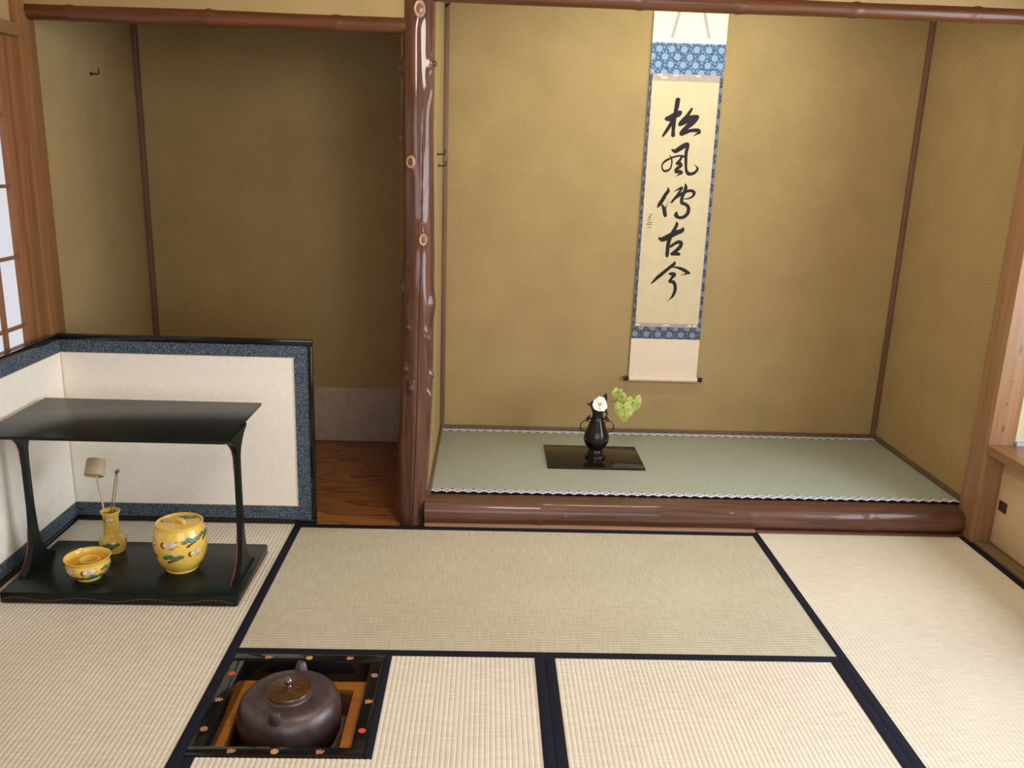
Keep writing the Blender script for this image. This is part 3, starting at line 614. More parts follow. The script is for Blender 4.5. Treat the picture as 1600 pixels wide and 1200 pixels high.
# ================================================================== VASE, FLOWERS, BOARD
solo('lacquer_board', BX(1.006, 1.436, 0.414, 0.712, 0.0977, 0.1065, bev=0.001), MT['board_lacquer'], 'thin black lacquer board under the bronze vase', 'board')
VX, VY, VZ = 1.230, 0.553, 0.1067
vs = thing('bronze_vase', 'dark bronze vase with two ring handles holding a white flower', 'vase', (VX, VY, VZ))
fac = lambda a, z: 1 - 0.035*abs(sin(3*a+0.3))**1.0 + 0.018
prof = [(0.001, 0.0), (0.046, 0.0), (0.0465, 0.010), (0.0445, 0.014), (0.0385, 0.016), (0.038, 0.024), (0.0345, 0.026), (0.0335, 0.036), (0.030, 0.040), (0.034, 0.044),
        (0.046, 0.058), (0.0545, 0.078), (0.0562, 0.092), (0.0540, 0.108), (0.0475, 0.128), (0.0385, 0.150), (0.0300, 0.170), (0.0245, 0.186), (0.0232, 0.198),
        (0.0245, 0.209), (0.0290, 0.222), (0.0345, 0.238), (0.0385, 0.252), (0.0380, 0.2545), (0.0340, 0.2505), (0.027, 0.232), (0.020, 0.205), (0.018, 0.15), (0.001, 0.15)]
bm = bmesh.new(); lathe(bm, [(r, z+VZ) for r, z in prof], (VX, VY, 0), 72, rf=fac); part('body', bm, MT['bronze'], vs)
for s in (-1, 1):
    bm = bmesh.new()
    tube(bm, [(VX+s*0.018, VY, VZ+0.182), (VX+s*0.034, VY, VZ+0.183), (VX+s*0.047, VY, VZ+0.178), (VX+s*0.050, VY, VZ+0.172)], [0.006, 0.0065, 0.0055, 0.003], 10)
    tube(bm, [(VX+s*0.050, VY, VZ+0.176), (VX+s*0.040, VY, VZ+0.190), (VX+s*0.031, VY, VZ+0.199)], [0.004, 0.0042, 0.001], 8)
    hd = part('handle', bm, MT['bronze'], vs)
    bm = bmesh.new()
    c = (VX+s*0.051, VY, VZ+0.146); pts = [(c[0]+0.0255*cos(t)*0.93, c[1], c[2]+0.0262*sin(t)) for t in [2*pi*k/32 for k in range(33)]]
    tube(bm, pts, 0.0024, 8, cap=False); part('ring', bm, MT['bronze'], hd)

def sheet(bm, O, U, V, outline, lift, rings=4):
    """leaf or petal: outline [(u,v)], lift(u,v) along the normal"""
    O, U, V = Vector(O), Vector(U).normalized(), Vector(V).normalized(); N = U.cross(V)
    pos = lambda u, v: O + U*u + V*v + N*lift(u, v)
    cu = sum(p[0] for p in outline)/len(outline); cv = sum(p[1] for p in outline)/len(outline)
    c = bm.verts.new(pos(cu, cv)); prev = None
    for j in range(1, rings+1):
        t = j/rings; ring = [bm.verts.new(pos(cu+(u-cu)*t, cv+(v-cv)*t)) for u, v in outline]
        for k in range(len(ring)):
            k2 = (k+1) % len(ring)
            if prev is None: bm.faces.new((c, ring[k], ring[k2]))
            else: bm.faces.new((prev[k], ring[k], ring[k2], prev[k2]))
        prev = ring
    return pos
FC = Vector((1.2325, 0.520, 0.365))
cm = thing('camellia', 'white open camellia with yellow stamens in the bronze vase', 'flower', (1.231, 0.545, 0.32))
n0 = Vector((0.12, -0.93, 0.34)).normalized(); u0 = Vector((1, 0.12, 0)); u0 = (u0-n0*u0.dot(n0)).normalized(); v0 = n0.cross(u0)
for k in range(6):
    a = radians(18+60*k); d = u0*cos(a)+v0*sin(a); t = -u0*sin(a)+v0*cos(a)
    Lp = 0.034 if k % 2 else 0.031
    out = [(0.0185*w_*Lp/0.034, Lp*h_) for w_, h_ in ((0.25, 0.02), (0.6, 0.25), (0.92, 0.5), (1.0, 0.72), (0.8, 0.92), (0.35, 1.0), (0, 0.975), (-0.35, 1.0), (-0.8, 0.92), (-1.0, 0.72), (-0.92, 0.5), (-0.6, 0.25), (-0.25, 0.02))]
    bm = bmesh.new(); sgn = 1
    sheet(bm, FC + n0*(0.0030*(k % 2)), t, d, [(u, v) for u, v in out], lambda u, v: (0.004*(v/Lp)**2 - 0.0045*(v/Lp)**4 + (u/0.0185)**2*0.0035*(1-0.5*v/Lp))*(-1 if t.cross(d).dot(n0) < 0 else 1), 4)
    pt = part('petal', bm, MT['petal'], cm)
bm = bmesh.new()
for k in range(22):
    a = 2.4*k; r = 0.0016*sqrt(k); p = FC+u0*r*cos(a)+v0*r*sin(a)
    q = FC+n0*(0.011+0.003*((k*7) % 5)/5)+u0*(1.25*r*cos(a))+v0*(1.25*r*sin(a))
    tube(bm, [p, q], [0.0006, 0.0010], 5)
part('stamens', bm, MT['stamen'], cm)
bm = bmesh.new(); tube(bm, [FC-n0*0.002, FC-n0*0.012+Vector((0, 0, -0.012)), (1.231, 0.552, 0.315), (1.231, 0.553, 0.29)], 0.0022, 8); part('stem', bm, MT['stem'], cm)
def lens(Lr, wd): return [(wd*sin(pi*t)**0.8*(1 if s > 0 else -1), Lr*t) for s, ts in ((1, (0, .15, .3, .45, .6, .75, .9)), (-1, (1, .85, .7, .55, .4, .25, .1))) for t in ts]
for O, V, Lr, wd in (((1.250, 0.548, 0.352), (0.22, 0.05, 1), 0.060, 0.0125), ((1.258, 0.545, 0.348), (0.30, 0.0, -1), 0.050, 0.006), ((1.205, 0.548, 0.345), (-0.75, 0.15, 0.5), 0.030, 0.010)):
    bm = bmesh.new(); sheet(bm, O, (1, -0.35, 0.05), V, lens(Lr, wd), lambda u, v: 0.25*abs(u)+0.15*v*v/0.06, 3); part('leaf', bm, MT['dark_leaf'], cm)
sp = thing('leaf_spray', 'spray of pale yellow green lobed leaves beside the camellia in the vase', 'leaves', (1.235, 0.560, 0.32))
bm = bmesh.new()
tube(bm, [(1.233, 0.556, 0.27), (1.236, 0.558, 0.335), (1.258, 0.562, 0.362), (1.300, 0.566, 0.3655), (1.318, 0.566, 0.378), (1.326, 0.568, 0.394)], 0.0012, 6)
tube(bm, [(1.300, 0.566, 0.3655), (1.325, 0.562, 0.366), (1.340, 0.556, 0.362)], 0.0010, 6)
tube(bm, [(1.318, 0.566, 0.372), (1.345, 0.575, 0.374), (1.364, 0.578, 0.368)], 0.0010, 6)
part('stem', bm, MT['stem'], sp)
def lobed(R, tip=1.0, n=48):
    out = []
    for k in range(n):
        a = 2*pi*k/n; d = (a-pi/2+pi) % (2*pi)-pi          # 0 at the petiole notch (up)
        r = R*(0.86+0.08*abs(cos(2.5*(a+pi/2)))+0.035*cos(24*a))
        r *= 1-0.55*exp(-(d/0.30)**2)
        e = (a+pi/2+pi) % (2*pi)-pi
        r *= 1+0.34*tip*exp(-(e/0.30)**2)
        out.append((r*cos(a), r*sin(a)))
    return out
def leaf(O, U, V, R, tip=1.0):
    bm = bmesh.new(); lf = lambda u, v: -0.9*(u*u+v*v)/max(R, .01)*0.35+0.0015*sin(u*180)
    Uv, Vv = Vector(U).normalized(), Vector(V).normalized()
    pos = sheet(bm, O, Uv, Vv, lobed(R, tip), lf, 5)
    lfo = part('leaf', bm, MT['yellow_leaf'], sp)
    bm = bmesh.new(); N = Uv.cross(Vv)
    for a in (-90, -48, -132, -8, -172, 38, 142):
        q = [(t*R*0.86*cos(radians(a)), 0.22*R+t*R*0.86*sin(radians(a))*1.02 - (0.22*R*t)) for t in (0, .35, .7, 0.95)]
        tube(bm, [pos(u, v)+N*0.0005 for u, v in q], [0.0011, 0.0009, 0.0007, 0.0003], 4)
    part('vein', bm, MT['vein'], lfo)
leaf((1.3905, 0.580, 0.350), (1, 0.25, 0.12), (0.18, 0.10, 1), 0.050, 0.5)
leaf((1.3475, 0.556, 0.333), (1, 0.10, -0.05), (-0.15, 0.18, 1), 0.047, 1.0)
leaf((1.338, 0.568, 0.3875), (1, 0.2, 0.4), (-0.3, 0.1, 1), 0.022, 0.3)
leaf((1.3165, 0.566, 0.4075), (1, 0.15, -0.2), (0.3, 0.15, 1), 0.0275, 0.0)

# ================================================================== FOLDING SCREEN
fs = thing('folding_screen', 'low two panel folding screen with cream paper and slate brocade around the tea shelf', 'screen', (-0.84, 0.01, 0.0))
def screen_panel(M_):
    """panel in local (s along, n towards the viewer side, z): M_(s0,s1,n0,n1,z0,z1) -> box bounds"""
    Wp, Hp, T = 0.925, 0.728, 0.018
    def pb(s0, s1, n0, n1, z0, z1, bev=0.0): return BX(*M_(s0, s1, n0, n1, z0, z1), bev=bev)
    pp = part('screen_panel', pb(0.0, Wp-0.016, 0.003, 0.0125, 0.016, Hp-0.016), MT['screen_paper'], fs)
    for a in ((0, Wp, 0, T, 0, 0.017), (0, Wp, 0, T, Hp-0.022, Hp), (Wp-0.017, Wp, 0, T, 0.017, Hp-0.022)):
        part('frame_rail', pb(*a, bev=0.002), MT['lacquer'], pp, 'black lacquered frame rail')
    for a in ((0.0, Wp-0.017, 0.0125, 0.0142, 0.017, 0.070), (0.0, Wp-0.017, 0.0125, 0.0142, Hp-0.068, Hp-0.022), (Wp-0.069, Wp-0.017, 0.0125, 0.0141, 0.070, Hp-0.068)):
        part('brocade_border', pb(*a), MT['screen_brocade'], pp, 'slate blue brocade border')
    for a in ((0.0, Wp-0.069, 0.0125, 0.0146, 0.070, 0.0725), (0.0, Wp-0.069, 0.0125, 0.0146, Hp-0.0705, Hp-0.068), (Wp-0.0715, Wp-0.069, 0.0125, 0.0146, 0.0725, Hp-0.0705)):
        part('inner_edging', pb(*a), MT['gold_edge'], pp)
MT['gold_edge'] = simple('pale_edging_strip', (0.72, 0.58, 0.42), 0.7)
SB = 0.0195
screen_panel(lambda s0, s1, n0, n1, z0, z1: (-0.842+s0, -0.842+s1, SB-n1, SB-n0, z0+0.0020, z1+0.0020))
screen_panel(lambda s0, s1, n0, n1, z0, z1: (-0.8445+n0*0.78, -0.8445+n1*0.78, SB-0.0185-s1, SB-0.0185-s0, z0+0.0020, z1+0.0020))

# ================================================================== TEA SHELF
ts = thing('tea_shelf', 'black lacquer tea shelf with two posts standing inside the folding screen', 'shelf', (-0.41, -0.45, 0.0))
bm = bmesh.new(); box(bm, -0.775, -0.038, -0.640, -0.262, 0.0017, 0.040, bev=0.006, seg=2)
bb = part('base_board', bm, MT['shelf_lacquer'], ts)
def wave_line(f0, f1, L, ph=0.0):
    bm = bmesh.new(); N = 60; a = []; b = []
    for i in range(N+1):
        t = i/N; z = 0.0165+0.0055*sin(2*pi*t*L/0.205+ph)
        if t > 0.96 or t < 0.04: z -= 0.004*(1-min(t, 1-t)/0.04)
        p = Vector(f0).lerp(Vector(f1), t)
        a.append(bm.verts.new(p+Vector((0, 0, z-0.0013)))); b.append(bm.verts.new(p+Vector((0, 0, z+0.0013))))
    for i in range(N): bm.faces.new((a[i], a[i+1], b[i+1], b[i]))
    return bm
part('red_line', wave_line((-0.765, -0.6404, 0.0017), (-0.052, -0.6404, 0.0017), 0.71, 0.6), MT['red_line'], bb, 'dark red wavy line on the edge')
part('red_line', wave_line((-0.0376, -0.63, 0.0017), (-0.0376, -0.272, 0.0017), 0.36, 1.2), MT['red_line'], bb, 'dark red wavy line on the edge')
part('top_board', BX(-0.811, -0.0605, -0.607, -0.178, 0.529, 0.540, bev=0.003), MT['shelf_lacquer'], ts)
PRF = [(0.0395, 0.098), (0.046, 0.096), (0.058, 0.070), (0.075, 0.050), (0.100, 0.036), (0.135, 0.023), (0.18, 0.0155), (0.25, 0.0105), (0.40, 0.0100), (0.445, 0.0125), (0.470, 0.022), (0.492, 0.042), (0.508, 0.062), (0.520, 0.088), (0.5295, 0.098)]
for px, py, lab in ((-0.752, -0.452, 'left shelf post'), (-0.066, -0.478, 'right shelf post')):
    def py_at(z): return py
    bm = bmesh.new(); rows = []
    for z, hw in PRF:
        hx = 0.0088+0.004*max(0, 1-(z-0.04)/0.06)
        rows.append([bm.verts.new((px+sx*hx, py_at(z)+sy*hw, z)) for sx, sy in ((-1, -1), (1, -1), (1, 1), (-1, 1))])
    for a, b in zip(rows, rows[1:]):
        for k in range(4): bm.faces.new((a[k], a[(k+1) % 4], b[(k+1) % 4], b[k]))
    bm.faces.new(rows[0][::-1]); bm.faces.new(rows[-1])
    po = part('shelf_post', bm, MT['shelf_lacquer'], ts, lab)
    for lo, hi in ((0, 7), (8, 14)):
        bm = bmesh.new()
        tube(bm, [(px-0.0082-0.004*max(0, 1-(z-0.04)/0.06), py-hw-0.0003, z) for z, hw in PRF[lo:hi]], 0.0022, 6)
        part('red_edge', bm, MT['red_line'], po, 'dark red lacquer edge line')

# ================================================================== YELLOW TEA WARES (decorated with relief motifs)
def r_at(prof, z):
    for (r0, z0), (r1, z1) in zip(prof, prof[1:]):
        if z0 <= z <= z1 and z1 > z0: return r0+(r1-r0)*(z-z0)/(z1-z0)
    return prof[-1][0]
GL = ['teal', 'darkteal', 'maroon', 'white_glaze', 'pink_glaze']
def motif(name, parent, mapf, kind, s):
    """small glaze picture laid on a curved surface through mapf(u, v, lift)"""
    bm = bmesh.new()
    def blob(u, v, a, b, rot, mi, lift):
        n = 14; c = bm.verts.new(mapf(u*s, v*s, lift)); ring = []
        for k in range(n):
            t = 2*pi*k/n; x, y = a*cos(t), b*sin(t)
            ring.append(bm.verts.new(mapf((u+x*cos(rot)-y*sin(rot))*s, (v+x*sin(rot)+y*cos(rot))*s, lift)))
        for k in range(n):
            f = bm.faces.new((c, ring[k], ring[(k+1) % n])); f.material_index = mi
    def strokez(pts, wd, mi, lift):
        P = spline(pts, 4); a = []; b = []
        for i, (u, v) in enumerate(P):
            d = Vector(P[min(i+1, len(P)-1)])-Vector(P[max(i-1, 0)]); n = Vector((-d.y, d.x)).normalized(); q = wd*(0.35+0.65*sin(pi*min(.98, (i+0.6)/len(P))))
            a.append(bm.verts.new(mapf((u+n.x*q)*s, (v+n.y*q)*s, lift))); b.append(bm.verts.new(mapf((u-n.x*q)*s, (v-n.y*q)*s, lift)))
        for i in range(len(P)-1):
            f = bm.faces.new((a[i], a[i+1], b[i+1], b[i])); f.material_index = mi
    if kind == 'pine':
        for i, (u, v, q) in enumerate(((-0.75, 0.12, .34), (-0.25, 0.26, .40), (0.25, 0.05, .42), (0.72, 0.20, .34))):
            blob(u, v, q, q*0.62, 0.2*(-1)**i, 1, 0.0003); blob(u, v+0.03, q*0.84, q*0.46, 0.2*(-1)**i, 0, 0.0005)
            for e in (-0.5, 0.0, 0.5): strokez([(u, v-0.15), (u+e*q*0.7, v+0.02), (u+e*q*1.3, v+0.16)], 0.022, 1, 0.0007)
        strokez([(-0.60, -0.52), (-0.40, -0.30), (-0.10, -0.24), (0.15, -0.16)], 0.10, 2, 0.0008)
        strokez([(-0.45, -0.42), (-0.20, -0.48)], 0.05, 2, 0.0008)
    else:
        for i, (u, v, q) in enumerate(((-0.35, 0.05, .34), (0.0, 0.22, .34), (0.30, 0.02, .36), (-0.02, -0.16, .32), (0.62, 0.12, .22))):
            blob(u, v, q, q*0.72, 0.5*i, 4 if i % 2 else 3, 0.0003+0.00008*i)
        for e in (-0.3, 0.05, 0.35): strokez([(e, -0.1), (e+0.08, 0.08), (e+0.02, 0.24)], 0.025, 4, 0.0009)
        strokez([(-0.72, 0.30), (-0.92, 0.10), (-0.90, -0.18), (-0.62, -0.42)], 0.11, 2, 0.0008)
        strokez([(-0.05, -0.42), (0.25, -0.36), (0.55, -0.22)], 0.055, 2, 0.0008)
        strokez([(0.55, 0.28), (0.85, 0.38)], 0.03, 1, 0.0008); strokez([(0.6, -0.05), (0.95, -0.08)], 0.03, 1, 0.0008)
    return part(name, bm, [MT[g] for g in GL], parent)
def wrap(c, prof, th, z0):
    def f(u, v, lift):
        z = z0+v; r = r_at(prof, z)+lift+0.0002; a = th+u/max(r, .01)
        return Vector((c[0]+r*cos(a), c[1]+r*sin(a), z))
    return f
def facing(c): return atan2(-3.0777-c[1], 0.723-c[0])
ZB = 0.0404
# lidded water jar
JC = (-0.2725, -0.455, ZB)
jar = thing('water_jar', 'large lidded yellow ceramic water jar with pine and blossom motifs on the shelf', 'jar', JC)
JP = [(0.001, 0.0), (0.050, 0.0), (0.0525, 0.003), (0.0515, 0.0075), (0.056, 0.013), (0.0715, 0.032), (0.0805, 0.056), (0.0850, 0.080), (0.0868, 0.100), (0.0852, 0.122), (0.0800, 0.142), (0.0745, 0.155), (0.0735, 0.159), (0.0750, 0.163), (0.0750, 0.1665), (0.0725, 0.168), (0.0695, 0.166), (0.0690, 0.160), (0.0690, 0.150), (0.001, 0.150)]
JW = [(r, z+ZB) for r, z in JP]
bm = bmesh.new(); lathe(bm, JW, (JC[0], JC[1], 0), 64); jb = part('body', bm, MT['yellow'], jar)
bm = bmesh.new(); LZ = ZB+0.1595
lathe(bm, [(0.001, LZ-0.004), (0.0685, LZ-0.004), (0.0685, LZ+0.0008), (0.060, LZ+0.0012), (0.03, LZ+0.003), (0.001, LZ+0.0035)], (JC[0], JC[1], 0), 48)
jl = part('lid', bm, MT['yellow'], jar)
bm = bmesh.new(); ka = radians(-25)
tube(bm, [(JC[0]+0.024*cos(ka)*t, JC[1]+0.024*sin(ka)*t, LZ+0.002+0.013*(1-abs(t)**2.4)) for t in (-1, -.8, -.5, -.2, .2, .5, .8, 1)], [0.0075, .0072, .0068, .0065, .0065, .0068, .0072, .0075], 12)
part('lid_knob', bm, MT['yellow'], jl)
th = facing(JC)
motif('blossom_motif', jb, wrap(JC, JW, th-0.42, ZB+0.118), 'blossom', 0.0300)
motif('pine_motif', jb, wrap(JC, JW, th+0.40, ZB+0.122), 'pine', 0.0300)
motif('pine_motif', jb, wrap(JC, JW, th-0.32, ZB+0.070), 'pine', 0.0330)
motif('blossom_motif', jb, wrap(JC, JW, th+0.55, ZB+0.083), 'blossom', 0.0260)
motif('pine_motif', jb, wrap(JC, JW, th+1.05, ZB+0.130), 'pine', 0.0260)
motif('blossom_motif', jb, wrap(JC, JW, th-1.30, ZB+0.115), 'blossom', 0.0270)
motif('pine_motif', jb, wrap(JC, JW, th-1.35, ZB+0.068), 'pine', 0.0280)
motif('pine_motif', jb, wrap(JC, JW, th+2.2, ZB+0.11), 'pine', 0.020); motif('blossom_motif', jb, wrap(JC, JW, th+3.2, ZB+0.11), 'blossom', 0.020)
motif('pine_motif', jl, lambda u, v, l: Vector((JC[0]+0.012+u, JC[1]+0.040+v*1.2, LZ+0.0026+l)), 'pine', 0.0290)
motif('blossom_motif', jl, lambda u, v, l: Vector((JC[0]-0.044+u, JC[1]+0.012+v*1.2, LZ+0.0026+l)), 'blossom', 0.0190)
# waste-water bowl with the lid rest inside
KC = (-0.545, -0.532, ZB)
kb = thing('waste_water_bowl', 'wide open yellow ceramic bowl at the front left of the shelf', 'bowl', KC)
KP = [(0.001, 0.0), (0.039, 0.0), (0.0405, 0.003), (0.0400, 0.007), (0.050, 0.012), (0.063, 0.024), (0.0705, 0.038), (0.0720, 0.049), (0.0700, 0.058), (0.0695, 0.063), (0.0740, 0.071), (0.0755, 0.0735), (0.0730, 0.0750), (0.0680, 0.0690), (0.0660, 0.060), (0.0670, 0.048), (0.060, 0.026), (0.045, 0.013), (0.001, 0.010)]
KP = [(r*0.935, z) for r, z in KP]; KW = [(r, z+ZB) for r, z in KP]
bm = bmesh.new(); lathe(bm, KW, (KC[0], KC[1], 0), 64); kbb = part('body', bm, MT['yellow'], kb)
th = facing(KC)
motif('blossom_motif', kbb, wrap(KC, KW[:9], th+0.02, ZB+0.045), 'blossom', 0.0250)
motif('pine_motif', kbb, wrap(KC, KW[:9], th+0.90, ZB+0.043), 'pine', 0.0230)
motif('pine_motif', kbb, wrap(KC, KW[:9], th+0.30, ZB+0.020), 'pine', 0.0260)
motif('blossom_motif', kbb, wrap(KC, KW[:9], th-0.95, ZB+0.044), 'blossom', 0.0230)
motif('pine_motif', kbb, wrap(KC, KW[:9], th-0.55, ZB+0.020), 'pine', 0.0200)
motif('pine_motif', kbb, wrap(KC, KW[:9], th+2.2, ZB+0.042), 'pine', 0.016); motif('blossom_motif', kbb, wrap(KC, KW[:9], th+3.3, ZB+0.042), 'blossom', 0.016)
bm = bmesh.new(); z = ZB+0.0115
lathe(bm, [(0.024, z), (0.0285, z+0.002), (0.0275, z+0.024), (0.029, z+0.046), (0.0305, z+0.0505), (0.0285, z+0.052), (0.0255, z+0.049), (0.0245, z+0.024), (0.024, z)], (KC[0]+0.004, KC[1]+0.004, 0), 40, close=False)
solo('lid_rest', bm, MT['yellow'], 'yellow ceramic ring shaped lid rest inside the open yellow bowl', 'lid rest')
# ladle stand with ladle and fire chopsticks
VC = (-0.5490, -0.338, ZB)
lsd = thing('ladle_stand', 'slender necked yellow ceramic vase holding the ladle at the back of the shelf', 'vase', VC)
VP = [(0.001, 0.0), (0.036, 0.0), (0.038, 0.003), (0.0375, 0.006), (0.0415, 0.014), (0.0440, 0.026), (0.0445, 0.036), (0.0425, 0.047), (0.0365, 0.055), (0.0285, 0.061), (0.0258, 0.068), (0.0250, 0.095), (0.0248, 0.125), (0.0285, 0.138), (0.0315, 0.144), (0.0320, 0.1475), (0.0300, 0.1495), (0.0265, 0.146), (0.0225, 0.130), (0.0220, 0.08), (0.0300, 0.04), (0.001, 0.008)]
VW = [(r, z+ZB) for r, z in VP]
bm = bmesh.new(); lathe(bm, VW, (VC[0], VC[1], 0), 56); lb = part('body', bm, MT['yellow'], lsd)
th = facing(VC)
motif('blossom_motif', lb, wrap(VC, VW[:15], th-0.22, ZB+0.122), 'blossom', 0.0190)
motif('pine_motif', lb, wrap(VC, VW[:15], th-0.18, ZB+0.031), 'pine', 0.0280)
motif('pine_motif', lb, wrap(VC, VW[:15], th+1.5, ZB+0.034), 'pine', 0.017); motif('blossom_motif', lb, wrap(VC, VW[:15], th+2.6, ZB+0.120), 'blossom', 0.014)
ld = thing('bamboo_ladle', 'bamboo ladle with its cup turned down standing in the slender yellow vase', 'ladle', (-0.556, -0.302, 0.06))
ax = Vector((-0.03, 0.68, 1)).normalized(); q = ax.to_track_quat('Z', 'Y').to_matrix().to_4x4()
bm = bmesh.new(); cc = Vector((-0.6010, -0.318, 0.3065))
lathe(bm, [(0.0285, 0.0), (0.0315, 0.0), (0.0320, 0.004), (0.0315, 0.052), (0.0285, 0.0575), (0.020, 0.0595), (0.001, 0.060), (0.001, 0.056), (0.026, 0.054), (0.0285, 0.050)], cc, 40, q, close=False)
f = bm.faces
part('cup', bm, MT['boxwood'], ld)
bm = bmesh.new(); tube(bm, [(-0.5990, -0.300, 0.335), (-0.5955, -0.314, 0.302), (-0.5745, -0.325, 0.175), (-0.5615, -0.336, 0.100)], [0.0028, 0.003, 0.0032, 0.0035], 8)
part('handle', bm, MT['boxwood'], ld)
for lab, top, bot in (('left slim brass fire chopstick standing in the slender yellow vase', (-0.5325, -0.304, 0.313), (-0.566, -0.333, 0.105)), ('right slim brass fire chopstick standing in the slender yellow vase', (-0.5275, -0.299, 0.316), (-0.549, -0.345, 0.105))):
    t = thing('fire_chopstick', lab, 'chopstick', bot)
    bm = bmesh.new(); tube(bm, [bot, top], [0.0016, 0.0021], 8); part('rod', bm, MT['brass'], t)
    d = (Vector(top)-Vector(bot)).normalized()
    bm = bmesh.new(); lathe(bm, [(0.0022, -0.003), (0.0042, 0.0), (0.0050, 0.005), (0.0040, 0.009), (0.001, 0.0105)], top, 14, d.to_track_quat('Z', 'Y').to_matrix().to_4x4())
    part('knob', bm, MT['silver'], t)

# ================================================================== HEARTH
FX0, FX1, FY0, FY1 = 0.0305, 0.4545, -1.3315, -0.9005
FW = 0.0345
hf = thing('hearth_surround', 'black lacquer hearth frame with orange leaf and disc motifs set into the mats', 'frame', ((FX0+FX1)/2, (FY0+FY1)/2, -0.06))
def rail(x0, x1, y0, y1): return part('frame_rail', BX(x0, x1, y0, y1, -0.062, 0.0022, bev=0.0015), MT['lacquer'], hf)
rb = rail(FX0, FX1, FY1-FW, FY1); rf_ = rail(FX0, FX1, FY0, FY0+FW); rl = rail(FX0, FX0+FW, FY0+FW, FY1-FW); rr = rail(FX1-FW, FX1, FY0+FW, FY1-FW)
ZT = 0.0024
def disc_m(x, y, m, par, r=0.0095):
    bm = bmesh.new(); lathe(bm, [(r, ZT-0.0005), (r, ZT+0.0002), (0.001, ZT+0.0004)], (x, y, 0), 22); part('disc_motif', bm, MT[m], par)
def leaf_m(x, y, par):
    bm = bmesh.new(); n = 40; c = bm.verts.new((x, y, ZT+0.0003)); ring = []
    for k in range(n):
        a = 2*pi*k/n; up = sin(a)
        r = 0.0098*(0.62+0.38*abs(cos(2.5*(a-pi/2)))**0.7)*(1+0.12*cos(3*a))
        ring.append(bm.verts.new((x+1.15*r*cos(a), y+0.85*r*sin(a), ZT)))
    for k in range(n): bm.faces.new((c, ring[k], ring[(k+1) % n]))
    for dx in (-0.006, 0.0, 0.006):
        vv = [bm.verts.new((x+dx*1.1-0.0013, y+0.004, ZT+0.0002)), bm.verts.new((x+dx*1.1+0.0013, y+0.004, ZT+0.0002)), bm.verts.new((x+dx*1.3+0.0004, y+0.0125-abs(dx)*0.3, ZT+0.0002)), bm.verts.new((x+dx*1.3-0.0004, y+0.0125-abs(dx)*0.3, ZT+0.0002))]
        bm.faces.new(vv)
    part('leaf_motif', bm, MT['leaf_orange'], par)
yb, yf = FY1-0.0165, FY0+0.0165; xl, xr = FX0+0.0165, FX1-0.0165; cxm, cym = (FX0+FX1)/2, (FY0+FY1)/2
for dx in (-0.115, 0.115): leaf_m(cxm+dx, yb, rb); leaf_m(cxm+dx*0.92, yf, rf_)
disc_m(cxm, yb, 'disc_gold', rb); disc_m(cxm-0.002, yf, 'disc_gold', rf_)
for x, par, cols in ((xl, rl, ('disc_red', 'disc_mauve')), (xr, rr, ('disc_mauve', 'disc_red'))):
    leaf_m(x, cym, par); disc_m(x, cym+0.118, cols[0], par); disc_m(x, cym-0.118, cols[1], par)
hp = thing('hearth_pit', 'sunken wooden hearth box with orange ledge and grey ash under the kettle', 'hearth', (cxm, cym, -0.34))
HX0, HX1, HY0, HY1 = 0.0565, 0.4055, -1.298, -0.940
def ring_boxes(x0, x1, y0, y1, t, z0, z1):
    bm = bmesh.new()
    for a in ((x0, x1, y0, y0+t), (x0, x1, y1-t, y1), (x0, x0+t, y0+t, y1-t), (x1-t, x1, y0+t, y1-t)): box(bm, *a, z0, z1)
    return bm
for a in ((HX0-.016, HX1+.016, HY0-.008, HY0+0.029), (HX0-.016, HX1+.016, HY1-0.029, HY1+.008), (HX0-.016, HX0+0.029, HY0+0.029, HY1-0.029), (HX1-0.029, HX1+.016, HY0+0.029, HY1-0.029)):
    part('ledge_board', BX(*a, -0.078, -0.0622, bev=0.001), MT['ledge'], hp)
part('lining', ring_boxes(HX0+0.018, HX1-0.018, HY0+0.018, HY1-0.018, 0.012, -0.34, -0.0785), MT['copper'], hp)
bm = bmesh.new(); N = 26; x0, x1, y0, y1 = HX0+0.03, HX1-0.03, HY0+0.03, HY1-0.03; g = []
for i in range(N+1):
    g.append([bm.verts.new((x0+(x1-x0)*i/N, y0+(y1-y0)*j/N, -0.205+0.055*(max(abs(i/N-.5), abs(j/N-.5))*2)**3+0.003*random.random())) for j in range(N+1)])
for i in range(N):
    for j in range(N): bm.faces.new((g[i][j], g[i+1][j], g[i+1][j+1], g[i][j+1]))
ash = part('ash', bm, MT['ash'], hp); ash['kind'] = 'stuff'
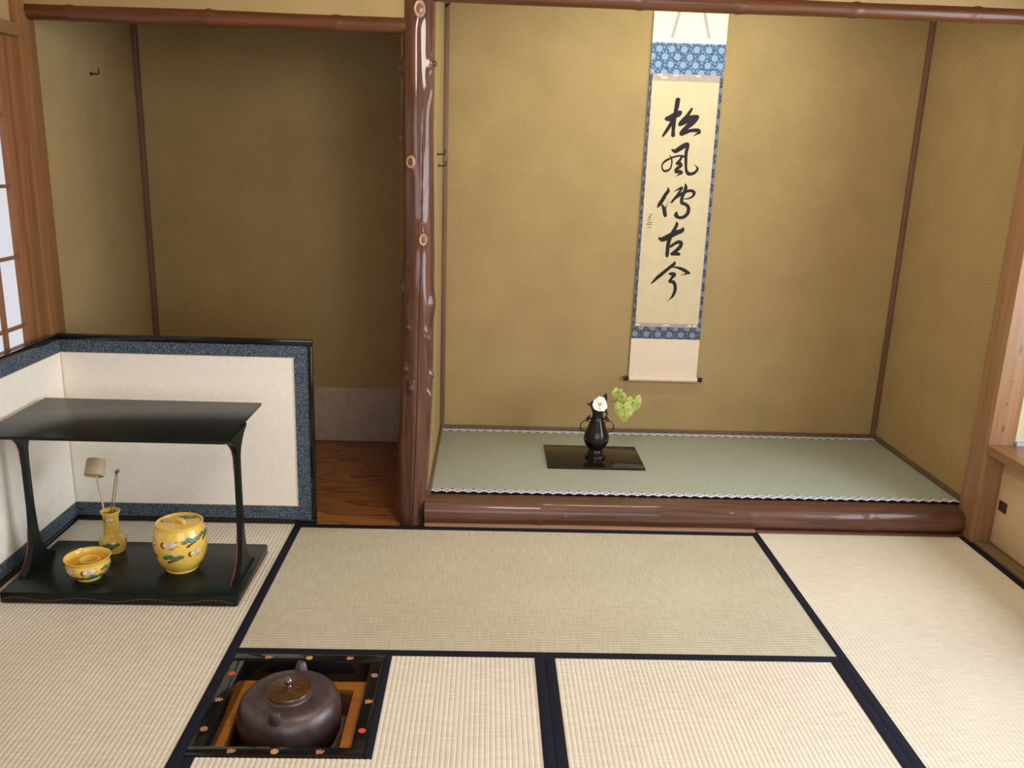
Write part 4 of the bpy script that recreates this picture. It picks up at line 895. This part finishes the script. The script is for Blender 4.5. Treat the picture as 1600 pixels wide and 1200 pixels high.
# iron trivet under the kettle
KX, KY = 0.229, -1.106
tv = thing('kettle_trivet', 'iron three legged trivet in the ash below the kettle', 'trivet', (KX, KY, -0.20))
bm = bmesh.new(); tube(bm, [(KX+0.072*cos(2*pi*k/32), KY+0.072*sin(2*pi*k/32), -0.1445) for k in range(33)], 0.004, 8, cap=False); part('ring', bm, MT['black_iron'], tv)
for k in range(3):
    a = radians(90+120*k); bm = bmesh.new()
    tube(bm, [(KX+0.072*cos(a), KY+0.072*sin(a), -0.1445), (KX+0.074*cos(a), KY+0.074*sin(a), -0.206)], 0.004, 8); part('leg', bm, MT['black_iron'], tv)
kt = thing('iron_kettle', 'squat brown cast iron kettle sitting in the sunken hearth', 'kettle', (KX, KY, -0.14))
KPf = [(0.001, -0.140), (0.070, -0.140), (0.100, -0.130), (0.121, -0.112), (0.1315, -0.085), (0.1345, -0.060), (0.1345, -0.036), (0.1315, -0.014), (0.1250, 0.0025), (0.1150, 0.0130), (0.1020, 0.0185), (0.086, 0.0200), (0.070, 0.0180), (0.0610, 0.0178), (0.0575, 0.0205), (0.0565, 0.0275), (0.0545, 0.0290), (0.050, 0.0270), (0.001, 0.0250)]
bm = bmesh.new(); lathe(bm, KPf, (KX, KY, 0), 80); part('body', bm, MT['iron'], kt)
bm = bmesh.new(); lathe(bm, [(0.001, 0.0270), (0.0545, 0.0285), (0.0565, 0.0298), (0.0555, 0.0318), (0.046, 0.0335), (0.020, 0.0350), (0.0165, 0.0362), (0.001, 0.0366)], (KX, KY, 0), 56)
kl = part('lid', bm, MT['bronze_lid'], kt, 'brown bronze lid')
bm = bmesh.new(); lathe(bm, [(0.0065, 0.0355), (0.0085, 0.038), (0.0068, 0.0405), (0.0098, 0.046), (0.0115, 0.052), (0.0100, 0.057), (0.0060, 0.0605), (0.0032, 0.0645), (0.001, 0.0660)], (KX-0.002, KY+0.004, 0), 24)
part('lid_knob', bm, MT['silver'], kl, 'dark silver bud knob')
for a in (radians(86), radians(-95)):
    d = Vector((cos(a), sin(a), 0)); n = (d*0.16+Vector((0, 0, 1))).normalized(); t = n.cross(Vector((-d.y, d.x, 0))).normalized()
    m = Matrix((Vector((-d.y, d.x, 0)), t, n)).transposed().to_4x4()
    bm = bmesh.new(); lathe(bm, [(0.0200, -0.016), (0.0190, 0.000), (0.0170, 0.012), (0.0140, 0.0240), (0.0105, 0.0295), (0.001, 0.0310)], Vector((KX, KY, 0.009))+d*0.109, 24, m @ Matrix.Diagonal((1.0, 0.72, 1, 1)))
    part('lug', bm, MT['iron'], kt)
